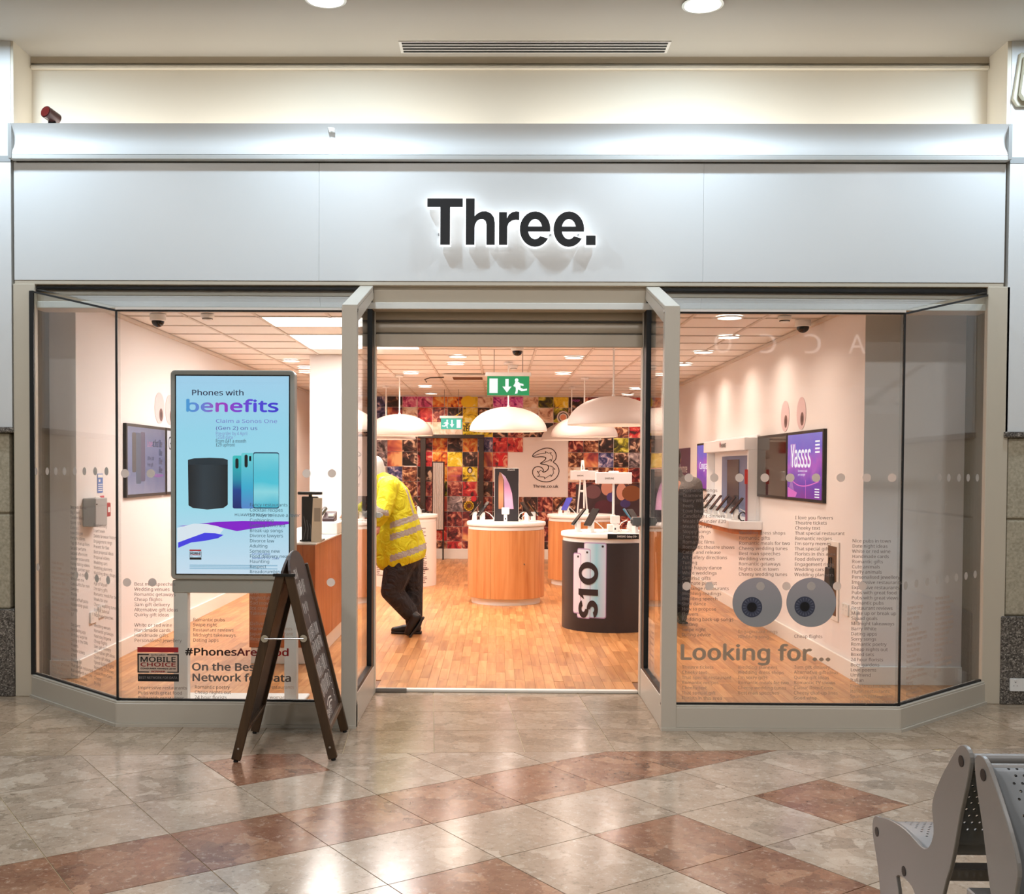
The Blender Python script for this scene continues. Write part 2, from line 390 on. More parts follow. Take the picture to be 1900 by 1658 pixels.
def text(name, body, fr, x, y, size, m, parent, bold=0, w=None, h=None, spacing=1.0, line=1.0, align='LEFT', off=.001, res=2, world=True, warp=None, label=None):
    v, f = text_xy(body, size, 0, spacing, line, align, res)
    if not len(v): return None
    if w:
        a, b = v[:, 0].min(), v[:, 0].max(); v[:, 0] = (v[:, 0] - a) * (w / (b - a)) + (0 if align == 'LEFT' else -w / 2)
    if h:
        a, b = v[:, 1].min(), v[:, 1].max(); v[:, 1] = (v[:, 1] - a) * (h / (b - a))
    lay = np.zeros(len(v))
    if bold >= .004:                        # heavier weight: the glyphs again, shifted by a hair, each on its own level
        k = len(v); b_ = bold * size * .9; V = [v]; Fs = list(f); lay = [lay]
        for q, (dx, dy) in enumerate(((-b_, 0), (b_, 0), (0, b_ * .7), (0, -b_ * .7)) if bold > .011 else ((b_ * 1.3, 0),)):
            V.append(v + np.array([dx, dy])); Fs += [tuple(i + k * (q + 1) for i in t_) for t_ in f]; lay.append(np.full(k, (q + 1) * .00012))
        v = np.concatenate(V); f = Fs; lay = np.concatenate(lay)
    mb = MB(); mb.add([(warp or (lambda p, q, o_: fpt(fr, p, q, o_)))(x + p[0], y + p[1], off + g_) for p, g_ in zip(v, lay)], f)
    o = mb.build(name, m, parent, world, fix=False, label=label); set_uv(o, [(x + p[0], y + p[1]) for p in v]); return o
def clip(poly, a, b):                    # keep the part left of the line a->b
    out = []
    sd = lambda p: (b[0] - a[0]) * (p[1] - a[1]) - (b[1] - a[1]) * (p[0] - a[0])
    for i, p in enumerate(poly):
        q = poly[(i + 1) % len(poly)]; s, t = sd(p), sd(q)
        if s >= 0: out.append(p)
        if (s >= 0) != (t >= 0): k = s / (s - t); out.append((p[0] + (q[0] - p[0]) * k, p[1] + (q[1] - p[1]) * k))
    return out
def clip_poly(poly, conv):
    for i in range(len(conv)):
        if len(poly) < 3: return []
        poly = clip(poly, conv[i], conv[(i + 1) % len(conv)])
    return poly
def area2(p): return abs(sum(p[i][0] * p[(i + 1) % len(p)][1] - p[(i + 1) % len(p)][0] * p[i][1] for i in range(len(p)))) / 2
def struct(name, mb, m, label, cat, **k):
    return tag(mb.build(name, m, **k), label, cat, kind='structure')
FRONT = lambda x, y, z: frame((x, y, z), (1, 0, 0), (0, 0, 1))   # a plane that faces the concourse

# =================================================================== SETTING: the concourse
DF, ZC, ZS, DBACK, XL, XR = 7.40, 4.50, 2.85, 18.8, -3.13, 2.70      # facade, mall ceiling, shop ceiling, shop back, shop sides
floor = struct('floor', MB().box(-9, 9, -9, 7.66, -.10, -.004), GROUT, 'polished beige and red marble tiled floor of the concourse', 'floor')
def tile_mesh(poly, z0=-.03, z1=0.0, g=.0032):
    c = Vector((sum(p[0] for p in poly) / len(poly), sum(p[1] for p in poly) / len(poly)))
    s = []
    for p in poly:
        d = Vector(p) - c; s.append(c + d * (1 - g / max(d.length, .05)))
    mb = MB(); mb.prism([(p.x, p.y, z1) for p in s], (0, 0, z0 - z1)); return mb
aS = R(3.5); us = Vector((math.cos(aS), math.sin(aS))); vsx = Vector((-math.sin(aS), math.cos(aS))); oS = Vector((.166, 6.045)); TS = .512
def S(i, j): p = oS + us * (i * TS) + vsx * (j * TS); return (p.x, p.y)
for i in range(-9, 9):
    for j in range(4):
        q = [S(i, j), S(i + 1, j), S(i + 1, j + 1), S(i, j + 1)]
        q = clip(q, (9, 7.66), (-9, 7.66))
        if len(q) < 3 or area2(q) < .003: continue
        cx = sum(p[0] for p in q) / len(q); cy = sum(p[1] for p in q) / len(q)
        if cy > 7.45 and 1.3 < abs(cx) < 2.5: continue
        if -2.2 < cx < -1.0 and cy > 6.95 or 1.25 < cx < 2.3 and cy > 6.95: continue
        tile_mesh(q).build('marble_tile', MARBLE2, floor)
aT = R(35.0); ut = Vector((math.cos(aT), math.sin(aT))); vt = Vector((-math.sin(aT), math.cos(aT))); oT = Vector((1.272, 5.257)) + ut * .005 + vt * .012; TT = .5125
def T(i, j): p = oT + ut * (i * TT) + vt * (j * TT); return (p.x, p.y)
RED = {(0, -1), (-4, 3), (-4, -1), (-2, -1), (-2, -2), (-2, -3), (2, 3), (3, -2), (4, -1), (-6, -1), (-8, 3)}
e0, e1 = S(-20, 0), S(20, 0)
for i in range(-10, 10):
    for j in range(-10, 8):
        q = clip([T(i, j), T(i + 1, j), T(i + 1, j + 1), T(i, j + 1)], e1, e0)
        if len(q) < 3 or area2(q) < .002: continue
        cx = sum(p[0] for p in q) / len(q); cy = sum(p[1] for p in q) / len(q)
        if abs(cx) > 4.7 or cy < 2.4: continue
        tile_mesh(q).build('marble_tile', RED_MARBLE if (j == 1 or (i, j) in RED) else MARBLE, floor)

struct('ceiling', MB().box(-9, 9, -9, 7.78, ZC, ZC + .12), CEIL_MALL, 'plain cream concourse ceiling above the shop sign', 'ceiling')

# slot air diffuser in the ceiling by the recess
p0, p1 = gp(744, 96, ZC), gp(1236, 100, ZC)
sd = thing('slot_diffuser', 'long slotted air diffuser in the ceiling above the shop sign', 'vent', ((p0.x + p1.x) / 2, 7.50, ZC))
MB().box(p0.x, p1.x, 7.40, 7.60, ZC - .006, ZC - .001).build('face_plate', WHITE_M, sd, True)
for k in range(4): MB().box(p0.x + .02, p1.x - .02, 7.415 + k * .048, 7.437 + k * .048, ZC - .010, ZC - .0055).build('slot', GASKET, sd, True)

# mall downlights: two in view, one more to each side, and unseen rows added as soft fill
def downlight(x, y, z, label, group, power, col, r_=.115, lens=LAMPON, spread=None, light=True, ringmat=None, lsize=None):
    t = thing('downlight', label, 'light', (x, y, z), 0, group)
    MB().lathe([(r_, 0), (r_ * 1.13, -.004), (r_ * 1.13, -.012), (r_ * .98, -.014), (r_ * .96, -.003)], 28).build('ring', ringmat or CHROME, t, smooth=40)
    MB().lathe([(.0001, -.010), (r_ * .6, -.010), (r_ * .96, -.006)], 28).build('lens', lens, t, smooth=40)
    if light:
        a = area_light('downlight_lamp', (x, y, z - .03), lsize or r_ * 1.9, power, col, spread=spread)
    return t
dl = [gp(604, -4, ZC), gp(1304, 6, ZC)]
pitch = dl[1].x - dl[0].x
downlight(dl[0].x, dl[0].y, ZC, 'round ceiling downlight above the sign, left one of the pair', 'concourse downlights', P_MALL, MALL_COOL, lsize=.10)
downlight(dl[1].x, dl[1].y, ZC, 'round ceiling downlight above the sign, right one of the pair', 'concourse downlights', P_MALL, MALL_COOL, lsize=.10)
for x in (dl[0].x - pitch, dl[1].x + pitch):
    downlight(x, dl[0].y, ZC, 'round ceiling downlight outside the picture above a pillar', 'concourse downlights', P_MALL * 1.25, MALL_COOL)
for y in (4.2, 1.0, -3.0):  # rows out of view, added for the general light of the concourse
    for k in range(-1, 3):
        downlight(dl[0].x + k * pitch, y, ZC, 'added fill downlight over the concourse, out of view', 'concourse downlights', P_MALL * 1.22, (.95, .97, 1.0))

# --- wall above the doors: recess, fascia, header
XFL, XFR = -3.325, 3.435
wf = MB()
wf.box(XFL, XFR, 7.70, 7.78, 3.70, ZC)                      # recess back
wf.box(XFL, XFR, 7.47, 7.78, 3.60, 3.72)                    # trough floor
wall_front = struct('wall_front', wf, CREAM, 'cream lit recess wall above the grey shop fascia', 'wall')
MB().box(XFL, XFR, 7.665, 7.70, ZC - .09, ZC - .065).build('picture_rail', CREAM, wall_front, bev=.006)
MB().box(XFL, XFR, 7.68, 7.70, ZC - .045, ZC).build('upper_rail', mat('rail_brown_band', lin(196, 182, 160), .7), wall_front)  # brown-grey strip of the moulding at the recess top
for x0, x1 in ((-3.344, XFL), (XFR, 3.461)): MB().box(x0, x1, DF + .004, 7.78, 3.70, ZC).build('recess_return', CREAM, wall_front)
# three fascia panels with fine joints
xs = [XFL, at(592, 420, DF).x, at(1305, 420, DF).x, XFR]
for a, b in zip(xs, xs[1:]):
    MB().box(a + .0006, b - .0006, DF, DF + .06, 2.875, 3.679).build('fascia_panel', FASCIA, wall_front, bev=.0008)
MB().box(XFL, XFR, DF + .055, 7.62, 2.868, 3.60).build('fascia_backing', FRAME_IN, wall_front)
MB().box(XFL, XFR, DF + .003, DF + .09, 2.845, 2.873).build('soffit_trim', FRAME_IN, wall_front, bev=.004)
MB().box(XFL + .10, XFR - .06, DF + .05, 7.66, 2.69, 2.87).build('header_beam', FRAME_IN, wall_front, bev=.006)
MB().box(XFL + .10, XFR - .06, DF + .036, DF + .052, 2.69, 2.735).build('header_lip', mat('pale_lip', lin(222, 218, 208), .4), wall_front, bev=.003)
# concave cornice that hides the cove lamps
prof = []
for k in range(9):
    t = k / 8; prof.append((7.335 + .055 * math.sin(math.pi * t) * .9 + (0.012 if k == 0 else 0), 3.718 + .205 * t))
outer = prof; inner = [(7.43, 3.923), (7.43, 3.718)]
pr = MB(); pr.prism([(XFL, y, z) for y, z in outer + inner], (XFR - XFL, 0, 0))
trim1 = struct('trim_1', pr, PAINT_MALL, 'long concave white cornice along the top of the fascia', 'cornice', smooth=25)
MB().box(XFL, XFR, 7.345, 7.42, 3.684, 3.716).build('ledge', mat('ledge_paint', lin(206, 206, 202), .5), trim1, bev=.004)
MB().box(XFL + .02, XFR, 7.398, 7.42, 3.676, 3.686).build('shadow_gap', GASKET, trim1)
for x in (XFL, XFR): MB().box(x - .012, x + .012, 7.34, 7.43, 3.69, 3.925).build('end_cap', mat('end_cap_grey', lin(150, 148, 144), .5), trim1)
c0 = at(612, 241, 7.36)
tag(MB().prism([(c0.x - .02, 7.35, c0.z + .03), (c0.x + .035, 7.35, c0.z + .008), (c0.x + .035, 7.35, c0.z - .018), (c0.x + .008, 7.35, c0.z - .012), (c0.x, 7.35, c0.z - .02)], (0, .03, 0)).build('torn_paper', WHITE_M, bev=.002), 'small torn white scrap stuck to the edge of the cornice', 'paper')

# --- pillars
def pillar(name, x0, x1, side, label):
    o = struct(name, MB().box(x0, x1, DF, 8.0, 1.86, ZC), PAINT_MALL, label, 'wall')
    z = 3.70
    MB().box(x0 - .001, x1 + .001, DF - .003, DF + .02, z - .022, z + .022).build('reveal_strip', mat('reveal_grey', lin(158, 158, 156), .6), o, bev=.002)
    MB().box(x0 - .012, x1 + .012, DF - .025, 8.0, 1.826, 1.866).build('granite_ledge', GRANITE, o, bev=.01, seg=2)
    bx0, bx1 = (x0 + .0, x1 - .02) if side < 0 else (x0 + .02, x1)
    MB().box(bx0 + .012, bx1 - .012, DF + .022, 7.98, .56, 1.83).build('mortar', mat('mortar', lin(150, 140, 118), .9), o)
    for zz0, zz1 in ((.612, 1.262), (1.275, 1.824)):
        n = 0; x = bx1 if side < 0 else bx0
        while (x > bx0 + .02) if side < 0 else (x < bx1 - .02):
            nx = max(bx0, x - .62) if side < 0 else min(bx1, x + .62)
            a, b = min(x, nx), max(x, nx)
            MB().box(a + .005, b - .005, DF + .008, 7.99, zz0, zz1).build('stone_block', BLOCK, o, bev=.012, seg=2); x = nx
    MB().box(x0 - .008, x1 + .008, DF - .012, 8.0, 0, .605).build('granite_base', GRANITE, o, bev=.006)
    return o
pillar('wall_front_left', -5.4, -3.345, -1, 'pale painted pillar on stone blocks and granite, left of the shop')
pillar('wall_front_right', 3.462, 5.4, 1, 'pale painted pillar on stone blocks and granite, right of the shop')
for x0, x1 in ((-3.345, -3.328), (3.437, 3.462)):
    MB().box(x0, x1, DF + .04, 8.0, 0, 3.70).build('pillar_gap', mat('gap_dark', lin(120, 112, 100), .8), wall_front)

# --- bay windows: plan corners
def bay(name, P0, P1, P2, P3, side, label):
    """P0 outer at the wall, P1 bay corner, P2 inner front, P3 inner at the door; side -1 left / +1 right"""
    zb, zt, zh = .155, 2.552, 2.80
    P0, P1, P2, P3 = [Vector((*p, 0)) for p in (P0, P1, P2, P3)]
    root = thing(name, label, 'window', P1, 0, kind='structure')
    def seg(a, b, z0a, z0b, z1a, z1b, t, inset, nm, m, bev=0):
        d = (b - a).normalized(); n = Vector((d.y, -d.x, 0))
        if n.y > .2 or (abs(n.y) <= .2 and n.x * side > 0): n = -n            # outward
        o = -n * inset; q = -n * t
        mb = MB(); A = [a + o, b + o, b + o + q, a + o + q]
        zz0 = [z0a, z0b, z0b, z0a]; zz1 = [z1a, z1b, z1b, z1a]
        mb.add([(p.x, p.y, z) for p, z in zip(A, zz0)] + [(p.x, p.y, z) for p, z in zip(A, zz1)],
               [(0, 3, 2, 1), (4, 5, 6, 7), (0, 1, 5, 4), (1, 2, 6, 5), (2, 3, 7, 6), (3, 0, 4, 7)])
        return mb.build(nm, m, root, True, bev=bev)
    for a, b in ((P0, P1), (P1, P2)):
        seg(a, b, .0, .0, .018, .018, .10, -.014, 'toe_kick', FRAME)
        seg(a, b, .016, .016, zb - .012, zb - .012, .09, 0, 'sill_rail', FRAME, .004)
        seg(a, b, zb - .014, zb - .014, zb, zb, .075, .004, 'sill_bead', FRAME, .003)
        seg(a, b, zb - .002, zb - .002, zb + .012, zb + .012, .02, .022, 'gasket', GASKET)
    seg(P0, P1, zb, zb, zh, zt, .010, .028, 'glass_pane', GLASS)
    seg(P1, P2, zb, zb, zt, zt, .010, .028, 'glass_pane', GLASS)
    # upright joint at the bay corner, slim top rails, roof glass
    MB().beam(P1 + Vector((0, .032, zb)), P1 + Vector((0, .032, zt)), .012, .012).build('corner_seal', GASKET, root, True)
    e = Vector((0, .033, 0))
    MB().beam(P1 + e + Vector((0, 0, zt)), P2 + e + Vector((0, 0, zt)), .02, .010).build('top_gasket', GASKET, root, True)
    MB().beam(P1 + e + Vector((0, 0, zt + .011)), P2 + e + Vector((0, 0, zt + .011)), .045, .014).build('top_rail', WHITE_M, root, True)
    MB().beam(P0 + e + Vector((0, 0, zh)), P1 + e + Vector((0, 0, zt)), .012, .012).build('top_gasket', GASKET, root, True)
    Q3 = Vector((P2.x, 7.43, 0))
    mb = MB(); A = [P0 + Vector((0, .04, zh + .02)), P1 + Vector((0, .04, zt + .02)), P2 + Vector((0, .04, zt + .02)), Q3 + Vector((0, 0, zh + .02))]
    mb.prism(A, (0, 0, .008)).build('roof_glass', GLASS, root, True)
    x0, x1 = min(P0.x, P3.x), max(P0.x, P3.x)
    MB().box(x0 + .02, x1 - .0, DF + .022, DF + .05, 2.80, 2.834).build('head_gasket', GASKET, root, True)
    # outer frame by the pillar
    MB().box(*sorted((P0.x - side * .03, P0.x + side * .12)), DF + .0, DF + .05, 0, 2.85).build('side_frame', FRAME_IN, root, True, bev=.004)
    MB().beam(P0 + Vector((side * -.012, .012, zb)), P0 + Vector((side * -.012, .012, zh)), .03, .02).build('side_gasket', GASKET, root, True)
    # door-side return: posts, sloped top beam, bottom rail, glass
    xi = P2.x; xo = xi + side * .092
    X0, X1 = sorted((xi, xo))
    mb = MB(); mb.prism([(X0, P2.y - .006, 0), (X0, P2.y + .062, 0), (X0, P2.y + .062, zt - .06), (X0, P2.y - .006, zt + .034)], (X1 - X0, 0, 0))
    mb.build('front_post', FRAME, root, True, bev=.003)
    mb = MB(); mb.prism([(X0, P2.y - .004, zt + .036), (X0, P2.y + .064, zt - .058), (X0, 7.55, 2.795), (X0, 7.55, 2.885)], (X1 - X0, 0, 0))
    mb.build('sloped_top_beam', FRAME, root, True, bev=.003)
    MB().box(X0, X1, 7.56, 7.66, 0, 2.87).build('back_post', FRAME, root, True, bev=.004)
    MB().box(X0 + .004, X1 - .004, P2.y + .05, 7.57, 0, .20).build('bottom_rail', FRAME, root, True, bev=.004)
    gx = xi + side * .03
    gz0, gz1 = .20, 2.50
    mb = MB(); mb.prism([(gx - .005, P2.y + .06, gz0), (gx - .005, 7.56, gz0), (gx - .005, 7.56, 2.76), (gx - .005, P2.y + .06, gz1)], (.010, 0, 0))
    mb.build('return_glass', GLASS, root, True)
    for y in (P2.y + .12, 7.50):
        pass
    MB().box(*sorted((xi + side * .008, xi + side * .05)), 7.44, 7.562, .20, 2.79).build('return_gasket', GASKET, root, True)
    MB().box(*sorted((xi + side * .008, xi + side * .05)), P2.y + .06, 7.45, .196, .225).build('return_gasket', GASKET, root, True)
    return root
PL = ((-3.215, 7.385), (-2.337, 6.567), (-.856, 6.567), (-.856, 7.66))
PR = ((3.36, 7.405), (2.475, 6.585), (1.012, 6.575), (1.012, 7.66))
win1 = bay('window_1', *PL, -1, 'angled glass bay window left of the shop door')
win2 = bay('window_2', *PR, 1, 'angled glass bay window right of the shop door')

# --- roller shutter over the doorway
door = thing('door_1', 'half-raised grey roller shutter in the shop doorway', 'shutter', (0.08, 7.62, 2.5), kind='structure')
XD0, XD1 = -.856, 1.012
z = 2.80
for k in range(3):
    mb = MB(); zz = z - .088 * k
    pf = [(7.60 + .0, zz), (7.588, zz - .012), (7.582, zz - .04), (7.588, zz - .072), (7.60, zz - .080), (7.612, zz - .080), (7.612, zz)]
    mb.prism([(XD0, y, q) for y, q in pf], (XD1 - XD0, 0, 0)).build('slat', SHUTTER, door, True, smooth=50)
    MB().box(XD0, XD1, 7.594, 7.61, zz - .090, zz - .079).build('slat_hinge', mat('slat_gap', lin(92, 84, 74), .5, .3), door, True)
MB().box(XD0, XD1, 7.575, 7.62, z - .352, z - .264).build('bottom_bar', mat('bar_grey', lin(204, 190, 170), .4), door, True, bev=.004)
MB().box(XD0, XD1, 7.62, 7.66, 2.80, 2.87).build('shutter_box', FRAME_IN, door, True)
th = MB().box(XD0, XD1, 7.645, 7.70, 0, .021).build('threshold', mat('threshold_white', lin(236, 230, 220), .4), door, True, bev=.004)
MB().box(XD0, XD0 + .22, 7.625, 7.65, 0, .03).build('floor_bolt', STEEL, door, True, bev=.004)

# =================================================================== SETTING: inside the shop
shopfloor = struct('floor', MB().box(-3.4, 3.45, 7.66, DBACK + .1, -.1, .009).prism([(-2.30, 6.64, .009), (-.90, 6.64, .009), (-.90, 7.659, .009), (-3.3, 7.659, .009), (-3.3, 7.56, .009)], (0, 0, -.012)).prism([(1.07, 6.65, .009), (2.44, 6.65, .009), (3.35, 7.5, .009), (3.35, 7.659, .009), (1.07, 7.659, .009)], (0, 0, -.012)), mat('floor_gap', lin(120, 76, 44), .6), 'warm oak strip floor inside the shop', 'floor')
PW, PLN = .072, .46
regs = [[(-3.13, 8), (2.70, 8), (2.70, DBACK), (-3.13, DBACK)],
        [(-.856, 7.70), (1.012, 7.70), (1.012, 8), (-.856, 8)],
        [(-2.30, 6.66), (-.95, 6.66), (-.95, 8), (-3.33, 8), (-3.33, 7.60), (-3.18, 7.45)],
        [(1.105, 6.67), (2.44, 6.67), (3.33, 7.47), (3.44, 7.60), (3.44, 8), (1.105, 8)]]
pieces = []
random.seed(3)
for i in range(-48, 50):
    x0 = i * PW; o0 = random.random() * PLN; y = 6.4 - o0; tprev = 0
    while y < DBACK:
        tone = random.random(); y1 = y + PLN * random.uniform(.75, 1.25)
        q = [(x0 + .0006, y + .0006), (x0 + PW - .0006, y + .0006), (x0 + PW - .0006, y1 - .0006), (x0 + .0006, y1 - .0006)]
        for rg in regs:
            c = clip_poly(q, rg)
            if len(c) >= 3 and area2(c) > .0006:
                yy = sum(p[1] for p in c) / len(c); xx = abs(sum(p[0] for p in c) / len(c) - .1)
                pieces.append((yy + (0 if xx < .95 or (yy < 8) else 2.5), c, tone))
        y = y1
pieces.sort(key=lambda p: p[0])
for _, c, tone in pieces[:298]:
    MB().prism([(p[0], p[1], .015) for p in c], (0, 0, -.008)).build('plank', PLANK, shopfloor)
mb = MB(); tones = []
for _, c, tone in pieces[298:]:
    n0 = len(mb.v); mb.prism([(p[0], p[1], .015) for p in c], (0, 0, -.008)); tones += [tone] * (len(mb.v) - n0)
far = mb.build('plank_field', PLANK_S, shopfloor, kind='stuff')
at_ = far.data.attributes.new('tone', 'FLOAT', 'POINT'); at_.data.foreach_set('value', tones)

wl = struct('wall_left', MB().box(XL - .12, XL, 8.06, DBACK, 0, ZS + .1).box(-3.62, XL, 7.98, 8.06, 0, ZS + .1), SHOPWALL, 'white left wall of the shop with screens on it', 'wall')
wr = struct('wall_right', MB().box(XR, XR + .12, 8.06, DBACK, 0, ZS + .1).box(XR, 3.62, 7.98, 8.06, 0, ZS + .1), SHOPWALL, 'white right wall of the shop with a purple screen on it', 'wall')
wb = struct('wall_back', MB().box(XL - .12, XR + .12, DBACK, DBACK + .12, 0, ZS + .1), SHOPWALL, 'back wall of the shop covered in square photos around a logo', 'wall')
def bb(name, mb, label): return struct(name, mb, SKIRT, label, 'skirting', bev=.004)
bb('baseboard_left', MB().box(XL, XL + .018, 8.0, DBACK, .012, .15).box(-3.4, XL + .018, 7.962, 7.98, .012, .15), 'white skirting along the left shop wall')
bb('baseboard_right', MB().box(XR - .018, XR, 8.0, DBACK, .012, .15).box(XR - .018, 3.45, 7.962, 7.98, .012, .15), 'white skirting along the right shop wall')
bb('baseboard_back', MB().box(XL, XR, DBACK - .018, DBACK, .012, .19), 'white skirting along the back wall of the shop')
struct('trim_2', MB().box(XL, XL + .03, 8.0, DBACK, ZS - .03, ZS).box(XR - .03, XR, 8.0, DBACK, ZS - .03, ZS), TBAR, 'thin metal edge trim where ceiling meets the shop walls', 'trim')

ceil = struct('ceiling', MB().box(-3.6, 3.7, 7.64, DBACK + .1, ZS + .03, ZS + .12), SHOPCEIL, 'white tiled suspended ceiling of the shop', 'ceiling')
GX, GY, GP_ = -2.0, 9.0, .6
tb = MB()
gxs = [GX + GP_ * k for k in range(-2, 9)]; gys = [GY + GP_ * k for k in range(-2, 17)]
for x in gxs:
    if XL < x < XR: tb.box(x - .012, x + .012, 8.0, DBACK, ZS - .002, ZS + .022)
for y in gys:
    if 8 < y < DBACK: tb.box(XL, XR, y - .012, y + .012, ZS - .002, ZS + .022)
tb.build('ceiling_grid', TBAR, ceil)
PANELS = [(-2.0, -.8, 9.0, 9.6), (-2.0, -.8, 10.2, 11.4)]
tile_cache = {}
edge = lambda L, a, b: sorted(set([a, b] + [v for v in L if a < v < b]))
ex, ey = edge(gxs, XL, XR), edge(gys, 8.0, DBACK)
for a, b in zip(ex, ex[1:]):
    for c, d in zip(ey, ey[1:]):
        mx, my = (a + b) / 2, (c + d) / 2
        if any(p[0] < mx < p[1] and p[2] < my < p[3] for p in PANELS): continue
        key = (round(b - a, 3), round(d - c, 3))
        if key not in tile_cache:
            w2, h2 = (b - a) / 2 - .012, (d - c) / 2 - .012
            o = MB().box(-w2, w2, -h2, h2, 0, .012).build('ceiling_tile', SHOPCEIL, ceil, bev=.004); tile_cache[key] = o
        else:
            o = tile_cache[key].copy(); put(o, ceil)
        o.location = (mx, my, ZS + .006)
for k, (a, b, c, d) in enumerate(PANELS):
    t = thing('led_panel', ['narrow bright rectangular ceiling light panel nearest the left window', 'large bright square ceiling light panel over the desk'][k], 'light', ((a + b) / 2, (c + d) / 2, ZS), 0, 'flat ceiling light panels')
    MB().box(a + .012, b - .012, c + .012, d - .012, ZS + .0, ZS + .02).build('panel_frame', WHITE_M, t, True)
    MB().box(a + .03, b - .03, c + .03, d - .03, ZS - .004, ZS + .001).build('diffuser', PANELON, t, True)
    area_light('led_panel_light', ((a + b) / 2, (c + d) / 2, ZS - .012), b - a - .1, P_PANEL * (d - c) * (b - a), (1, .92, .88), size_y=d - c - .1)

# shop downlights as the ceiling shows them
DLP = [(850, 660, 'in front of the exit sign, left of the dome camera'), (1065, 662, 'right of the dome camera'), (763, 691, 'above the left dome pendant'),
       (1045, 692, 'right of the green exit sign'), (789, 716, 'behind the left dome pendant, middle row'), (800, 729, 'farthest one left of the exit sign'),
       (1180, 720, 'beside the doorway frame, near the right dome pendant'), (1165, 731, 'farthest one right of the exit sign'), (540, 668, 'left of the white column'),
       (568, 689, 'tucked beside the white column'), (1352, 624, 'nearest one behind the right window'), (1305, 652, 'second one behind the right window'),
       (1268, 675, 'third one behind the right window'), (1222, 694, 'seen past the right door post')]
for px, py, lb in DLP:
    p = gp(px, py, ZS)
    downlight(p.x, p.y, ZS, 'round shop downlight ' + lb, 'shop ceiling downlights', P_DOWN * (.5 if p.x > 1.95 else 1), SHOP_WARM, .10, LAMPON_W, spread=R(150), ringmat=WHITE_M)
for px, y, lb in ((-2.4, 13.5, 'over the left aisle, behind the white column'), (-2.4, 16.2, 'over the left aisle near the photo wall'), (1.9, 8.9, 'just inside the right window, above the glass edge'), (.4, 9.2, 'just inside the doorway, above the shutter'), (-.5, 12.9, 'just left of the middle dome pendant')):
    downlight(px, y, ZS, 'round shop downlight ' + lb, 'shop ceiling downlights', P_DOWN * (.6 if px > 1.5 else 1), SHOP_WARM, .10, LAMPON_W, spread=R(150), ringmat=WHITE_M)

# =================================================================== SHOP SIGN
sg = at(792, 458, DF - .05)
sign = thing('shop_sign', 'large black lit lettering reading Three on the fascia', 'sign', (sg.x, DF - .05, sg.z))
xa, xb = at(793, 413, DF - .05).x, at(1105, 413, DF - .05).x
za, zb_ = at(950, 455, DF - .05).z, at(850, 369, DF - .05).z
SIGNLIT = mat('lit_acrylic', lin(240, 244, 248), .3, emit=(.93, .97, 1), es=1.15)
def e_shape(cx):
    o = [(cx + 77 * math.cos(R(a)), 78 + 87 * math.sin(R(a))) for a in range(-8, 329, 12)]
    i_ = [(cx + 36 * math.cos(R(a)), 78 + 50 * math.sin(R(a))) for a in range(316, 6, -12)]
    return [o + i_, [(cx - 42, 66), (cx + 76.5, 66), (cx + 76, 91), (cx - 42, 91)]]
GLYPHS = [[[(521, 228), (700, 228), (700, 186), (636, 186), (636, 0), (587, 0), (587, 186), (521, 186)]],
          [[(716, 0), (716, 228), (760, 228), (760, 140), (772, 153), (795, 164), (818, 165), (842, 155), (857, 135), (862, 108), (862, 0), (820, 0), (820, 100), (815, 118), (803, 127), (788, 127), (772, 118), (762, 100), (760, 85), (760, 0)]],
          [[(883, 0), (883, 161), (923, 161), (923, 130), (932, 148), (948, 160), (968, 165), (985, 163), (985, 122), (968, 124), (948, 120), (932, 108), (925, 90), (925, 0)]],
          e_shape(1065), e_shape(1235), [[(1322, 0), (1370, 0), (1370, 47), (1322, 47)]]]
kx, kz = (xb - xa) / (1370 - 521), (zb_ - za) / 228
def grow_poly(P, g):
    n = len(P); out = []
    sgn = 1 if sum(P[i][0] * P[(i + 1) % n][1] - P[(i + 1) % n][0] * P[i][1] for i in range(n)) > 0 else -1
    for i in range(n):
        a, b, c = (Vector(P[i - 1]), Vector(P[i]), Vector(P[(i + 1) % n]))
        d1, d2 = (b - a).normalized(), (c - b).normalized()
        m_ = (Vector((d1.y, -d1.x)) + Vector((d2.y, -d2.x))) * sgn
        m_ = m_ / max(m_.length_squared / 2, .35)
        out.append(tuple(b + m_ * g))
    return out
for gl in GLYPHS:
    def lm(grow, y0, y1, mt, nm, par_):
        mb = MB()
        for k, P in enumerate(gl):
            Q = [(xa + (x - 521) * kx, za + z_ * kz) for x, z_ in P]
            if grow: Q = grow_poly(Q, grow)
            mb.prism([(x, y0 + k * .0004, z_) for x, z_ in Q], (0, y1 - y0, 0))
        return mb.build(nm, mt, par_, True)
    bd = lm(.0045, DF - .062, DF - .020, SIGNLIT, 'letter_body', sign)
    lm(0, DF - .067, DF - .0605, BLACKTXT, 'letter_face', bd)
for k in range(6):
    x = xa + (xb - xa) * (k + .4) / 6
    MB().tube([(x, DF, za + .08), (x, DF - .03, za + .08)], .006, 6).build('stand_off', STEEL, sign, True)

# small fittings on the facade
p = at(90, 212, 7.40)
t = thing('alarm_sounder', 'small dark red cylindrical sounder standing on the left end of the cornice', 'alarm', (p.x, 7.46, 3.92))
d = Vector((-.35, -.9, .22)).normalized(); c = Vector((p.x, 7.44, p.z + .005))
MB().tube([c - d * .055, c + d * .05], .042, 18).build('body', mat('dark_red_plastic', lin(66, 30, 26), .35), t, True, smooth=40)
MB().tube([c + d * .05, c + d * .056], .036, 18).build('lens', mat('red_lens', lin(96, 26, 24), .15), t, True, smooth=40)
MB().box(p.x - .02, p.x + .03, 7.44, 7.48, 3.92, 3.97).build('bracket', BLACK, t, True)

